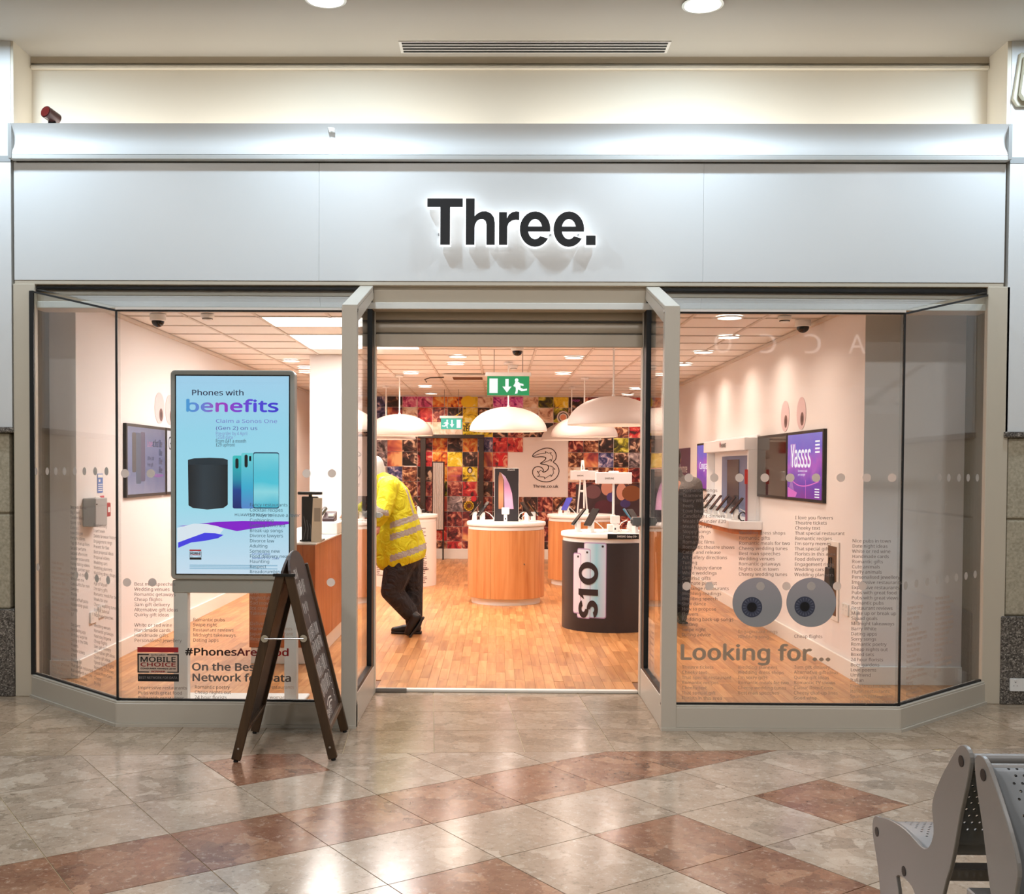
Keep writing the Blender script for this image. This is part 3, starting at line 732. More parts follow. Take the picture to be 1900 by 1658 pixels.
em = at(1897, 140, DF - .04)
t = thing('emergency_light', 'cream wall-mounted emergency lamp at the top right edge', 'light', (em.x, DF, em.z))
bx = MB(); x0, x1 = em.x - .045, em.x + .33
a, b = at(1888, 95, DF - .05).z, at(1888, 195, DF - .05).z
bx.prism([(x0 + .035, DF, a), (x1, DF, a), (x1, DF, b), (x0 + .02, DF, b), (x0 - .01, DF, b + .05)], (0, -.03, 0)).build('back_plate', mat('aged_cream', lin(190, 182, 160), .5), t, True, bev=.005)
MB().prism([(x0 + .05, DF - .03, a - .03), (x1 - .03, DF - .03, a - .03), (x1 - .03, DF - .03, b + .03), (x0 + .045, DF - .03, b + .03), (x0 + .02, DF - .03, b + .07)], (0, -.05, 0)).build('diffuser', mat('frosted_cover', lin(214, 216, 200), .35), t, True, bev=.012, seg=2)
s = at(1888, 1270, DF - .02)
def socket(name, fr, w_, h_, label, two=True):
    t = thing(name, label, 'socket', fr[0])
    flat('face_plate', rrect(-w_ / 2, -h_ / 2, w_ / 2, h_ / 2, .006), fr, WHITE, t, 0, thick=.012)
    for sx_ in ((-1, 1) if two else (0,)):
        for dx, dy, ww, hh in ((0, .018, .008, .004), (-.011, -.006, .003, .008), (.011, -.006, .003, .008)):
            cx = sx_ * w_ / 4 + dx
            flat('pin_hole', rect(cx - ww / 2, dy - hh / 2, cx + ww / 2, dy + hh / 2), fr, BLACK, t, .0125)
        flat('rocker', rect(sx_ * w_ / 4 - .008, h_ * .26, sx_ * w_ / 4 + .008, h_ * .42), fr, WHITE_M, t, .012, thick=.004)
    return t
socket('wall_socket', FRONT(s.x + .02, DF - .014, s.z), .146, .086, 'white double socket on the granite base of the right pillar')

# =================================================================== WINDOW GRAPHICS (vinyl on the glass)
FRL = FRONT(0, 6.592, 0); FRR = FRONT(0, 6.600, 0)           # outer glass faces
PAN = {1: (win1, FRL), 2: (win2, FRR)}
def pane(n, px, py): w_, fr = PAN[n]; p = at(px, py, fr[0].y); return p.x, p.z
KP = 6.6 / 2000                                              # metres per photo pixel at the glass
def column(n, px, py, lines, m=VINYL, pitch=9.58, size=10.0, bold=.010, label=None):
    w_, fr = PAN[n]; x, z = pane(n, px, py + 3)
    # line advance of the font is 1.0 * size at line spacing 1
    return text('vinyl_list', '\n'.join(lines), fr, x, z, size * KP * 1.06, m, w_, bold, line=pitch / (size * 1.06) / LADV, off=.0012, res=1, label=label)
_v, _f = text_xy('A\nA', 1.0); LADV = (_v[:, 1].max() - _v[:, 1].min()) - (text_xy('A', 1.0)[0][:, 1].max() - text_xy('A', 1.0)[0][:, 1].min())
L1 = ['Best man speeches', 'Wedding venues', 'Romantic getaways', 'Cheap flights', '3am gift delivery', 'Alternative gift ideas', 'Quirky gift ideas', '', 'White or red wine', 'Handmade cards', 'Handmade gifts', 'Personalised jewellery']
column(1, 249, 1083, L1)
column(1, 358, 1149, ['Romantic pubs', 'Swipe right', 'Restaurant reviews', 'Midnight takeaways', 'Dating apps'])
column(1, 463, 936, ['Fancy restaurants', 'Cocktail recipes', '50 ways to leave a lover', 'Cushioning', 'Getting benched', 'Break-up songs', 'Divorce lawyers', 'Divorce law', 'Adulting', 'Someone new', 'Food delivery near me', 'Haunting', 'Respect', 'Breadcrumbing'], mat('blue_grey_vinyl', lin(86, 128, 150), .6))
column(1, 464, 1080, ['8', '', 'DTR', 'Nightclub', 'Sad movies', 'Ice cream', 'Takeaways', '', 'Delivery now', 'Harvest restaurants', 'Japanese restaurant', 'Responding'], VINYL_L)
column(1, 256, 1275, ['Impressive restaurants', 'Pubs with great food', 'Pubs with great views'], VINYL)
column(1, 361, 1274, ['Romantic poetry', 'Cheap nights out', '24 hour florists'], VINYL)
column(1, 500, 1274, ['restaurants', '', 'woman'], VINYL_L)
x, z = pane(1, 344, 1215); x1, _ = pane(1, 535, 1215)
text('vinyl_hashtag', '#PhonesAreGood', FRL, x, z, .075, m_print_grad('black_to_red', [(0, lin(30, 22, 22)), (.45, lin(52, 22, 24)), (.6, lin(120, 20, 30)), (1, lin(190, 30, 36))], 0, x, x1), win1, .034, w=x1 - x, off=.0014)
x, z = pane(1, 357, 1243)
text('vinyl_slogan', 'On the Best\nNetwork for Data', FRL, x, z, .078, VINYL, win1, .032, w=(541 - 357) * KP, line=20.0 * KP / .078 / LADV, off=.0014)
# award badge
def badge(fr, w_, cx0, z1, cx1, z0, parent, glow=None, off=.0012, tiny=False):
    mk = (lambda n, c: m_glow(n + '_glow', c, glow)) if glow else (lambda n, c: mat(n, c, .5))
    red, blk = mk('badge_red', lin(176, 34, 40)), mk('badge_black', lin(24, 22, 24)); pal = mk('badge_pale', lin(206, 190, 180))
    W_, H_ = cx1 - cx0, z1 - z0; X = lambda u: cx0 + u * W_; Z = lambda u: z0 + u * H_
    b = flat('badge_bar', rect(X(0), Z(.85), X(.99), Z(1)), fr, red, parent, off)
    flat('badge_base', rect(X(.01), Z(0), X(1), Z(.22)), fr, blk, parent, off)
    if not glow: flat('badge_field', rect(X(.0), Z(.24), X(1), Z(.83)), fr, mat('badge_field', lin(214, 186, 166), .5), parent, off - .0004)
    fp = [rect(X(0), Z(.26), X(.035), Z(.80)), rect(X(.965), Z(.26), X(1), Z(.80)), rect(X(0), Z(.77), X(.28), Z(.80)), rect(X(.72), Z(.77), X(1), Z(.80)), rect(X(0), Z(.26), X(.28), Z(.29)), rect(X(.72), Z(.26), X(1), Z(.29))]
    flat('badge_frame', fp, fr, blk, parent, off)
    text('badge_text', 'MOBILE', fr, X(.08), Z(.57), .05, blk, parent, .03, w=W_ * .84, h=H_ * .15, off=off)
    text('badge_text', 'CHOICE', fr, X(.08), Z(.44), .05, mk('badge_red2', lin(150, 36, 36)), parent, .03, w=W_ * .84, h=H_ * .11, off=off)
    if not tiny:
        text('badge_text', 'techradar.', fr, X(.32), Z(.75), .05, blk, parent, .01, w=W_ * .36, h=H_ * .055, off=off)
        text('badge_text', 'CONSUMER AWARDS 2018', fr, X(.08), Z(.355), .05, blk, parent, .02, w=W_ * .84, h=H_ * .04, off=off)
        text('badge_text', 'WINNER', fr, X(.33), Z(.265), .05, mk('badge_red3', lin(150, 36, 36)), parent, .02, w=W_ * .34, h=H_ * .05, off=off)
        text('badge_text', 'BEST NETWORK FOR DATA', fr, X(.04), Z(.075), .05, mk('badge_grey', lin(150, 140, 136)), parent, .005, w=W_ * .92, h=H_ * .07, off=off + .0004)
a, zt_ = pane(1, 255, 1200); b, zb2 = pane(1, 332, 1264)
badge(FRL, None, a, zt_, b, zb2, win1)

C1 = ['Romantic songs', 'Diamond rings', 'Barry White', 'Feels', 'Love hearts', 'Candlelight dinners', 'Meals for under £20', 'Meals for two', 'Sloppy songs', 'Too much', 'Romantic films', 'Romantic theatre shows', 'Catch and release', 'Art gallery directions', 'Tuning', 'Little happy dance', 'White weddings', 'Surprise gifts', 'Ultimate playlist', 'Exchange restaurants', 'Wedding readings', 'Wedding speech', 'Slow dance', 'How to propose', 'Flowers', 'Wedding back-up songs', 'Getting', 'Swipe right', 'Dating advice']
column(2, 1267, 909, C1)
column(2, 1371, 988, ['Wedding dress shops', 'Romantic gifts', 'Romantic meals for two', 'Cheesy wedding tunes', 'Best man speeches', 'Wedding venues', 'Romantic getaways', 'Nights out in town', 'Cheesy wedding tunes'])
column(2, 1475, 960, ['I love you flowers', 'Theatre tickets', 'Cheeky text', 'That special restaurant', 'Romantic recipes', "I'm sorry memes", 'That special gift', 'Florists in this area', 'Food delivery', 'Engagement rings', 'Wedding cars', 'Wedding planners'])
column(2, 1473, 1180, ['Cheap flights'])
column(2, 1369, 1171, ['Engagement rings', 'Wedding song'], VINYL_L)
column(2, 1581, 1003, ['Nice pubs in town', 'Date night ideas', 'White or red wine', 'Handmade cards', 'Romantic gifts', 'Cute animals', 'Fluffy animals', 'Personalised jewellery', 'Impressive restaurants', 'Expensive restaurants', 'Pubs with great food', 'Pubs with great views', 'Romantic pubs', 'Restaurant reviews', 'Make up or break up', 'Squad goals', 'Midnight takeaways', 'Barry White', 'Dating apps', 'Sorry songs', 'Romantic poetry', 'Cheap nights out', 'Boxed sets', '24 hour florists', 'Beer gardens', 'Love poems', 'Umfriend', 'Italian'])
column(2, 1577, 1272, ['French restaurants', 'Italian restaurants', 'Spanish restaurants', 'Late-night restaurants'], VINYL_L)
column(2, 1265, 1237, ['Theatre tickets', 'Cheeky text', 'That special restaurant', 'Romantic recipes', 'Cheeky text', 'That special gift', 'Florists in this area'], VINYL_L)
column(2, 1369, 1237, ['Wedding planners', 'Wedding dress shops', "I'm sorry gifts", 'Romantic meals for two', 'Cheesy wedding tunes', 'Best man speeches'], VINYL_L)
column(2, 1473, 1237, ['3am gift delivery', 'Alternative gift ideas', 'Quirky gift ideas', 'Romantic TV shows', 'Classic Rom-Coms', 'Cheesy chat-up lines', 'Good wine'], VINYL_L)
x, z = pane(2, 1264, 1223); x1, _ = pane(2, 1539, 1223)
text('vinyl_headline', 'Looking for...', FRR, x, z, .16, m_frost('taupe_vinyl', lin(196, 172, 148), .35), win2, .036, w=x1 - x, off=.0014)
# pair of eye stickers
EYE = m_print_grad('eye_white_print', [(0, lin(154, 154, 156)), (.5, lin(170, 162, 166)), (1, lin(178, 166, 172))], 1, .75, 1.10)
IRIS, PUPIL, IRIS2 = mat('iris_print', lin(62, 66, 84), .5), mat('pupil_print', lin(18, 18, 24), .4), mat('iris_ray', lin(98, 102, 120), .5)
for ex_, ix, iy in ((1405, 1395, 1126), (1505, 1493, 1125)):
    cx, cz = pane(2, ex_, 1117); r_ = 46 * KP
    e_ = flat('eye_sticker', ell(cx, cz, r_, n=48), FRR, EYE, win2, .0018)
    qx, qz = pane(2, ix, iy)
    flat('iris', ell(qx, qz, 19 * KP, n=36), FRR, IRIS, e_, .0024)
    flat('iris_rays', [[(qx + 10 * KP * math.cos(a), qz + 10 * KP * math.sin(a)), (qx + 16.5 * KP * math.cos(a - .07), qz + 16.5 * KP * math.sin(a - .07)), (qx + 16.5 * KP * math.cos(a + .07), qz + 16.5 * KP * math.sin(a + .07))] for a in (k * math.pi / 9 for k in range(18))], FRR, IRIS2, e_, .0027)
    flat('pupil', ell(qx, qz, 9 * KP, n=28), FRR, PUPIL, e_, .0030)
# rows of frosted dots on the front panes
def dots(n, y, xs_):
    w_, fr = PAN[n]
    for px in xs_:
        x, z = pane(n, px, y); flat('glass_dot', ell(x, z, 7.9 * KP, n=24), fr, DOT, w_, .0022)
dots(1, 878, [232, 280, 569, 616]); dots(1, 1080, [236, 283, 614])
dots(2, 886, [1278, 1325, 1372, 1419, 1466, 1514, 1560, 1608, 1655]); dots(2, 1087, [1274, 1316, 1411, 1459, 1505, 1553, 1600])
# side panes
def side_frame(P0, P1, left):
    a, b = Vector((*P0, 0)), Vector((*P1, 0)); d = (b - a).normalized(); n = Vector((d.y, -d.x, 0))
    if n.y > 0: n = -n
    o = a - n * .027
    rv = d if left else -d
    return frame(o if left else b - n * .027, rv, (0, 0, 1)), (b - a).length, n
SF1, LEN1, N1 = side_frame(PL[0], PL[1], True)
SF2, LEN2, N2 = side_frame(PR[0], PR[1], False)
def on_side(SF, px, py):
    d = ray(px, py); n = SF[1].cross(SF[2]); o = Vector((0, 0, CAM_H))
    t = (SF[0] - o).dot(n) / d.dot(n); p = o + d * t - SF[0]; return p.dot(SF[1]), p.dot(SF[2])
for px, py in ((67, 874), (88, 874), (104, 874), (120, 874), (139, 874), (157, 874), (177, 874), (198, 874), (71, 1052), (142, 1066), (161, 1068), (180, 1073), (201, 1076)):
    x, z = on_side(SF1, px, py); flat('glass_dot', ell(x, z, .026, n=20), SF1, m_frost('grey_dot', lin(190, 186, 180), .3) if 'grey_dot' not in MATS else MATS['grey_dot'], win1, .0015)
for px, py in ((1743, 886), (1760, 886), (1779, 886), (1796, 886), (1813, 886), (1680, 1086), (1700, 1082), (1720, 1079), (1739, 1076), (1757, 1074), (1774, 1071), (1792, 1068), (1809, 1065)):
    x, z = on_side(SF2, px, py); flat('glass_dot', ell(x, z, .026, n=20), SF2, mat('grey_dot'), win2, .0015)
def side_column(SF, w_, px, py, lines, m=VINYL):
    x, z = on_side(SF, px, py + 3)
    text('vinyl_list', '\n'.join(lines), SF, x, z, 10.6 * KP, m, w_, .010, line=.0335 / (10.6 * KP) / LADV, off=.0012, res=1)
SA = ['Best with friends', 'Big shoes', 'Tandem bikes', 'Sports cars', 'Cute cats', 'New cologne', 'Perfume stores', 'Top 10 chat-up lines', 'Second perfume', 'Second afternoon', 'Seaside restaurants', 'Funny dating videos', 'Perfect partner quiz', 'Netflix and chill', 'Who loves me', 'Cute outfits for men', 'Dancing', 'Thirsty', 'Half and half pizza', 'Relationship goals', 'Quotes', 'ILY', '', 'Day spent', 'Best dating app', 'Birthday surprise', 'Dating in the DMs', 'Flowers', 'Theatre tickets', 'LOMO', 'Cheeky text', 'That special restaurant', 'Pub wine with quizzes', 'Romantic recipes', "I'm sorry memes", 'That special gift', 'Florists in this area', 'Food']
SB = ['Food delivery', "I can't even", 'Delete browser history', 'Engagement rings', 'Present for Bae', 'Best proposal ideas', 'Proposal videos', 'Wedding cars', 'Wedding planners', 'Wedding dress shops', 'Helped', 'Age of Myself', "I'm sorry gifts", 'Romantic meals for two', 'Meals for one', 'Cheesy wedding tunes', 'Bow tie tutorial', 'Best man speeches', '', 'Wedding venues', 'Romantic getaways', 'Next day lingerie', 'Cheap flights', '3am gift delivery', 'Alternative gift ideas', 'Quirky gift ideas', 'Speed dating nights', 'Romantic TV shows', 'Classic Rom-Coms', 'Cheesy', 'By day']
side_column(SF1, win1, 131, 940, SA); side_column(SF1, win1, 174, 974, SB)
side_column(SF1, win1, 96, 1042, SB[:24], VINYL_L)
side_column(SF2, win2, 1683, 1128, C1[:18], VINYL_L); side_column(SF2, win2, 1735, 1110, SA[6:22], VINYL_L)

# =================================================================== DIGITAL POSTER STAND
DT = 7.05
tl, br_ = at(316, 686, DT), at(546, 1076, DT)
X0, X1, Z1, Z0 = tl.x, br_.x, tl.z, br_.z
tot = thing('digital_poster', 'tall digital advertising screen on a white stand behind the left glass', 'screen', ((X0 + X1) / 2, DT + .05, .015))
SHELL = mat('screen_shell', lin(186, 182, 174), .38)
mb = MB(); mb.prism([(x, DT, z) for x, z in rrect(X0, Z0, X1, Z1, .03)], (0, .095, 0)); mb.build('housing', SHELL, tot, True, bev=.006, smooth=40)
MB().prism([(x, DT + .015, z) for x, z in rrect(X0 + .005, Z0 - .09, X1 + .005, Z0 - .004, .015)], (0, .07, 0)).build('lower_panel', SHELL, tot, True, bev=.004)
for a, b in ((X0 + .012, X0 + .105), (X1 - .07, X1 + .012)):
    MB().box(a, b, DT + .02, DT + .085, .03, Z0 - .06).build('leg', WHITE_M, tot, True, bev=.004)
MB().box(X0 - .02, X1 + .04, DT - .06, DT + .36, .015, .035).build('base_plate', WHITE_M, tot, True, bev=.005)
FT = FRONT(0, DT, 0); px_ = lambda px, py: (lambda p: (p.x, p.z))(at(px, py, DT))
sx0, sz1 = px_(327, 697); sx1, sz0 = px_(536, 1065)
bez = flat('bezel', rect(sx0 - .008, sz0 - .008, sx1 + .008, sz1 + .008), FT, BLACK, tot, .001, thick=.002)
scr = flat('display', rect(sx0, sz0, sx1, sz1), FT, m_emit_grad('screen_sky', [(0, lin(214, 236, 255)), (.22, lin(186, 230, 252)), (.35, lin(168, 232, 250)), (.7, lin(160, 226, 250)), (1, lin(172, 220, 250))], 1, sz0, sz1, .92), tot, .0035)
E_ = .92
# swooshes
flat('swoosh', [px_(*p) for p in [(329, 976), (400, 968), (450, 966), (536, 967), (536, 972), (470, 980), (440, 985), (418, 980), (400, 975)]], FT, m_glow('violet_swoosh', lin(140, 20, 214), E_), scr, .0040)
flat('swoosh', [px_(*p) for p in [(329, 979), (360, 971), (385, 972), (405, 976), (415, 982), (408, 990), (380, 994), (355, 998), (329, 1006)]], FT, m_glow('white_swoosh', lin(232, 244, 255), E_), scr, .0043)
flat('swoosh', [px_(*p) for p in [(331, 1006), (355, 997), (380, 988), (400, 989), (415, 992), (405, 998), (380, 1003), (355, 1006), (331, 1016)]], FT, m_glow('blue_swoosh', lin(70, 66, 240), E_), scr, .0046)
x, z = px_(357, 733); x1, _ = px_(452, 733)
text('screen_text', 'Phones with', FT, x, z, .06, m_glow('navy_text', lin(14, 16, 60), E_), scr, .016, w=x1 - x, off=.0042)
x, z = px_(347, 763); x1, _ = px_(516, 763)
text('screen_text', 'benefits', FT, x, z, .13, m_emit_grad('benefits_gradient', [(0, lin(70, 160, 224)), (.18, lin(110, 130, 224)), (.36, lin(170, 50, 196)), (.52, lin(140, 60, 216)), (.75, lin(80, 66, 226)), (1, lin(60, 50, 214))], 0, x, x1, E_), scr, .034, w=x1 - x, off=.0046)
PURP, PURP2 = m_glow('lilac_text', lin(120, 120, 210), E_), m_glow('pale_lilac_text', lin(130, 140, 206), E_)
for s_, px, py, wd, m in (('Claim a Sonos One', 401, 784, 114, PURP), ('(Gen 2) on us', 401, 797, 77, m_glow('mid_purple', lin(90, 70, 170), E_)), ('Pre-order by 4 April', 401, 807, 58, PURP2), ('12GB data', 401, 814, 31, PURP2), ('From £41 a month', 401, 821, 56, MATS['navy_text']), ('£29 upfront', 401, 828, 35, MATS['navy_text'])):
    x, z = px_(px, py); text('screen_text', s_, FT, x, z, .04, m, scr, .004, w=wd * DT / 2000, off=.0042)
# loudspeaker and phones shown on the screen
sp_ = flat('pictured_speaker', [px_(*p) for p in [(349, 853), (360, 850), (390, 849), (415, 850), (423, 853), (423, 936), (415, 942), (385, 945), (358, 942), (350, 937)]], FT, m_emit_grad('speaker_print', [(0, lin(22, 26, 32)), (.4, lin(48, 60, 70)), (.75, lin(40, 50, 58)), (1, lin(22, 28, 34))], 0, *[px_(a, 900)[0] for a in (349, 423)], E_), scr, .0042)
flat('pictured_speaker_top', [px_(*p) for p in [(349, 853), (360, 850), (390, 849), (415, 850), (423, 853), (423, 862), (349, 862)]], FT, m_glow('speaker_top', lin(36, 48, 58), E_), scr, .0045)
def phone2d(nm, x0, y0, x1, y1, m, off):
    a, b = px_(x0, y1), px_(x1, y0); return flat(nm, rrect(a[0], a[1], b[0], b[1], .012), FT, m, scr, off)
zlo, zhi = px_(440, 943)[1], px_(440, 845)[1]
phone2d('pictured_phone', 432, 845, 455, 943, m_emit_grad('phone_back_a', [(0, lin(24, 40, 110)), (.35, lin(30, 70, 150)), (.55, lin(36, 150, 180)), (1, lin(60, 200, 200))], 1, zlo, zhi, E_), .0042)
phone2d('pictured_phone', 448, 840, 472, 943, m_emit_grad('phone_back_b', [(0, lin(90, 140, 214)), (.4, lin(60, 180, 220)), (1, lin(110, 216, 226))], 1, zlo, zhi, E_), .0046)
phone2d('pictured_phone', 470, 839, 518, 943, m_glow('phone_edge', lin(30, 60, 90), E_), .0050)
phone2d('pictured_phone_screen', 471, 841, 517.3, 941, m_emit_grad('phone_wave', [(0, lin(60, 190, 220)), (.3, lin(150, 228, 240)), (.5, lin(80, 206, 230)), (.7, lin(90, 205, 228)), (1, lin(130, 220, 236))], 1, zlo, zhi, E_, .25), .0054)
for x0, y0, x1, y1 in ((437, 850, 443, 869), (454, 843, 460, 867), (463, 846, 466, 855)): phone2d('pictured_camera', x0, y0, x1, y1, m_glow('lens_black', lin(16, 18, 26), E_), .0052)
x, z = px_(436, 957); text('screen_text', 'HUAWEI P30 Series', FT, x, z, .03, MATS['navy_text'], scr, .004, w=72 * DT / 2000, off=.0042)
x, z = px_(468, 1024)
text('screen_text', 'On the Best\nNetwork for Data', FT, x, z - .018, .028, m_glow('blue_text', lin(50, 90, 180), E_), scr, .006, w=50 * DT / 2000, off=.0042)
a, zt_ = px_(352, 1019); b, zb2 = px_(374, 1038)
badge(FT, None, a, zt_, b, zb2, scr, glow=E_, off=.0044, tiny=True)
flat('small_print', [rect(*px_(352, 1048 + 3 * k + 1), *px_(515 - 40 * (k % 2), 1048 + 3 * k)) for k in range(3)], FT, m_glow('small_print', lin(150, 196, 224), E_), scr, .0042)

# =================================================================== A-BOARD
fl, frt, bl, brt = gp(437, 1413), gp(619, 1410), gp(472, 1360), gp(640, 1358)
ab = thing('a_board', 'folding wooden chalkboard sign standing in front of the left window', 'sign', (fl + frt + bl + brt) / 4)
CHALKB = mat('chalkboard', lin(70, 58, 54), .55); CHALK = mat('chalk', lin(228, 222, 214), .9); RUBBER = mat('rubber_foot', lin(20, 18, 16), .8)
topF, topB = (fl + frt) / 2 + Vector((0, 0, 1.02)), (bl + brt) / 2 + Vector((0, 0, 1.02))
def leaf(f0, b0, sgn, nm):
    ax = (b0 - f0).normalized()
    tf, tb_ = topF + Vector((sgn * .022, 0, 0)), topB + Vector((sgn * .022, 0, 0))
    pn = MB().build('leaf', OLIVEWOOD, ab, True) if False else None
    for a, b in ((f0, tf), (b0, tb_)):
        d = (b - a).normalized(); nrm = ax.cross(d).normalized()
        MB().beam(a + d * .012, b, .032, .050, up=nrm).build('leg', OLIVEWOOD, ab, True, bev=.004)
        MB().tube([a + d * .0 + Vector((0, 0, .0)), a + d * .02], .013, 10).build('rubber_foot', RUBBER, ab, True)
    d = (tf - f0).normalized(); wdt = (b0 - f0).length
    fr_ = frame(f0, ax, d); L = (tf - f0).length
    n = fr_[1].cross(fr_[2]); s_ = 1 if n.x * sgn > 0 else -1
    # arched board between the legs
    arch = [(.012, .17 * L), (wdt - .012, .17 * L), (wdt - .012, L * .985)] + [(wdt / 2 + (wdt / 2 - .03) * math.cos(R(a)), L * .985 + .12 * math.sin(R(a))) for a in range(0, 181, 15)] + [(.012, L * .985)]
    bd = flat('chalkboard_panel', arch, fr_, CHALKB, ab, -.006, thick=.012)
    MB().beam(fpt(fr_, .012, .165 * L, .0), fpt(fr_, wdt - .012, .165 * L, .0), .028, .05, up=n).build('bottom_rail', OLIVEWOOD, ab, True, bev=.004)
    for a in (f0, ):
        c = fpt(fr_, -.018, L * .075); MB().tube([c, c + Vector((0, -.004, 0))], .006, 10).build('screw', CHROME, ab, True)
        c = fpt(fr_, -.018, L * .66); MB().tube([c, c + Vector((0, -.01, 0))], .02, 14).build('catch_plate', CHROME, ab, True)
    return fr_, L, wdt, s_, bd, fpt(fr_, -.018, L * .66)
FA = leaf(fl, bl, -1, 'left'); FB = leaf(frt, brt, 1, 'right')
MB().tube([FA[5] + Vector((0, -.012, 0)), FB[5] + Vector((0, -.012, 0))], .005, 8).build('stay_hook', CHROME, ab, True)
MB().box(topF.x - .06, topF.x + .06, topF.y - .022, topF.y - .014, topF.z - .012, topF.z + .004).build('hinge', BLACK, ab, True)
# chalk handwriting: rows of hand-drawn strokes, as blurred and unreadable as in the photograph
fr_, L, wdt, s_, bd, _ = FB
random.seed(11)
rows = [(.955, .20, .42, .055), (.86, .10, .62, .075), (.765, .25, .50, .055), (.70, .46, .50, .05), (.615, .10, .80, .07), (.53, .12, .84, .07), (.41, .08, .80, .09), (.31, .08, .72, .085), (.19, .20, .50, .022), (.215, .20, .48, .022)]
for z_, a, b, hgt in rows:
    q = []; x = a * wdt
    while x < b * wdt:
        kind = random.random(); y0 = z_ * L + random.uniform(-.006, .006); ww = random.uniform(.018, .034)
        if kind < .35: q += ribbon([(x, y0), (x + .003, y0 + hgt)], .0055)
        elif kind < .6: q += ribbon([(x + ww * .5 + ww * .4 * math.cos(t / 8 * 6.28), y0 + hgt / 2 + hgt * .45 * math.sin(t / 8 * 6.28)) for t in range(9)], .005)
        elif kind < .8: q += ribbon([(x, y0 + hgt), (x + ww * .4, y0), (x + ww * .8, y0 + hgt)], .005)
        else: q += ribbon([(x, y0), (x, y0 + hgt), (x + ww * .7, y0 + hgt)], .005) + ribbon([(x, y0 + hgt * .5), (x + ww * .5, y0 + hgt * .5)], .005)
        x += ww
    flat('chalk_line', q, fr_, CHALK, bd, .0065)
flat('chalk_line', ribbon(smooth_line([(.30 * wdt, .255 * L), (.45 * wdt, .275 * L), (.62 * wdt, .265 * L)]), .010) + ribbon(smooth_line([(.36 * wdt, .235 * L), (.48 * wdt, .252 * L), (.62 * wdt, .245 * L)]), .010), fr_, CHALK, bd, .0066)
flat('chalk_line', ribbon(smooth_line([(.86 * wdt, (.40 - .018 * k) * L) if k % 2 else (.80 * wdt, (.395 - .018 * k) * L) for k in range(11)]), .005), fr_, CHALK, bd, .0066)
fr2, L2, w2, s2, bd2, _ = FA
flat('chalk_line', ribbon([(.2 * w2, .78 * L2), (.8 * w2, .82 * L2)], .012) + ribbon([(.2 * w2, .70 * L2), (.75 * w2, .74 * L2)], .010) + ribbon([(.2 * w2, .42 * L2), (.8 * w2, .46 * L2)], .008) + ribbon([(.2 * w2, .25 * L2), (.4 * w2, .29 * L2)], .008), fr2, CHALK, bd2, -.0066)

# =================================================================== BENCH
XB0, XB1 = 1.30, 3.10
bench = thing('bench', 'grey perforated metal back-to-back bench in the bottom right corner', 'bench', (XB0, 2.93, 0))
prof1 = [(3.635, .427), (3.680, .418), (3.702, .385), (3.695, .34), (3.662, .285), (3.632, .22), (3.60, .10), (3.59, 0), (3.42, 0), (3.432, .12), (3.455, .25), (3.475, .285), (3.43, .302), (3.37, .305), (3.33, .295), (3.305, .26), (3.29, .15), (3.28, 0), (3.17, 0), (3.145, .20), (3.115, .37), (3.07, .46), (3.04, .54), (3.008, .64), (2.975, .72), (2.955, .78), (2.950, .815), (2.965, .833), (2.995, .838), (3.022, .828), (3.046, .808), (3.089, .764), (3.139, .709), (3.171, .667), (3.197, .624), (3.202, .59), (3.192, .555), (3.189, .524), (3.205, .491), (3.235, .463), (3.274, .453), (3.33, .457), (3.40, .462), (3.483, .457), (3.575, .443)]
sm = smooth_line(prof1, True, 2)
YM = 2.943                                        # mirror line between the two seats
GM = GREYMETAL
def m_perf():
    m = mat('perforated_sheet', lin(132, 134, 136), .35); nt, nd, ln, b = nodes_of(m)
    tc = nd.new('ShaderNodeTexCoord'); sp = nd.new('ShaderNodeSeparateXYZ'); ln.new(tc.outputs['UV'], sp.inputs[0])
    def mth(op, *a):
        n = nd.new('ShaderNodeMath'); n.operation = op
        for k, q in enumerate(a):
            if isinstance(q, (int, float)): n.inputs[k].default_value = q
            else: ln.new(q, n.inputs[k])
        return n.outputs[0]
    P = .022
    v_ = mth('DIVIDE', sp.outputs[1], P); row = mth('FLOOR', v_); half = mth('MULTIPLY', mth('MODULO', row, 2.0), .5)
    u_ = mth('ADD', mth('DIVIDE', sp.outputs[0], P), half)
    du = mth('SUBTRACT', mth('FRACT', u_), .5); dv = mth('SUBTRACT', mth('FRACT', v_), .5)
    d2 = mth('ADD', mth('MULTIPLY', du, du), mth('MULTIPLY', dv, dv)); hole = mth('LESS_THAN', d2, .030)
    edge_ = mth('MULTIPLY', mth('GREATER_THAN', sp.outputs[0], .06), mth('MULTIPLY', mth('GREATER_THAN', sp.outputs[1], .07), mth('LESS_THAN', sp.outputs[1], .40)))
    ln.new(mth('SUBTRACT', 1.0, mth('MULTIPLY', hole, edge_)), b.inputs['Alpha']); return m
PERF = m_perf()
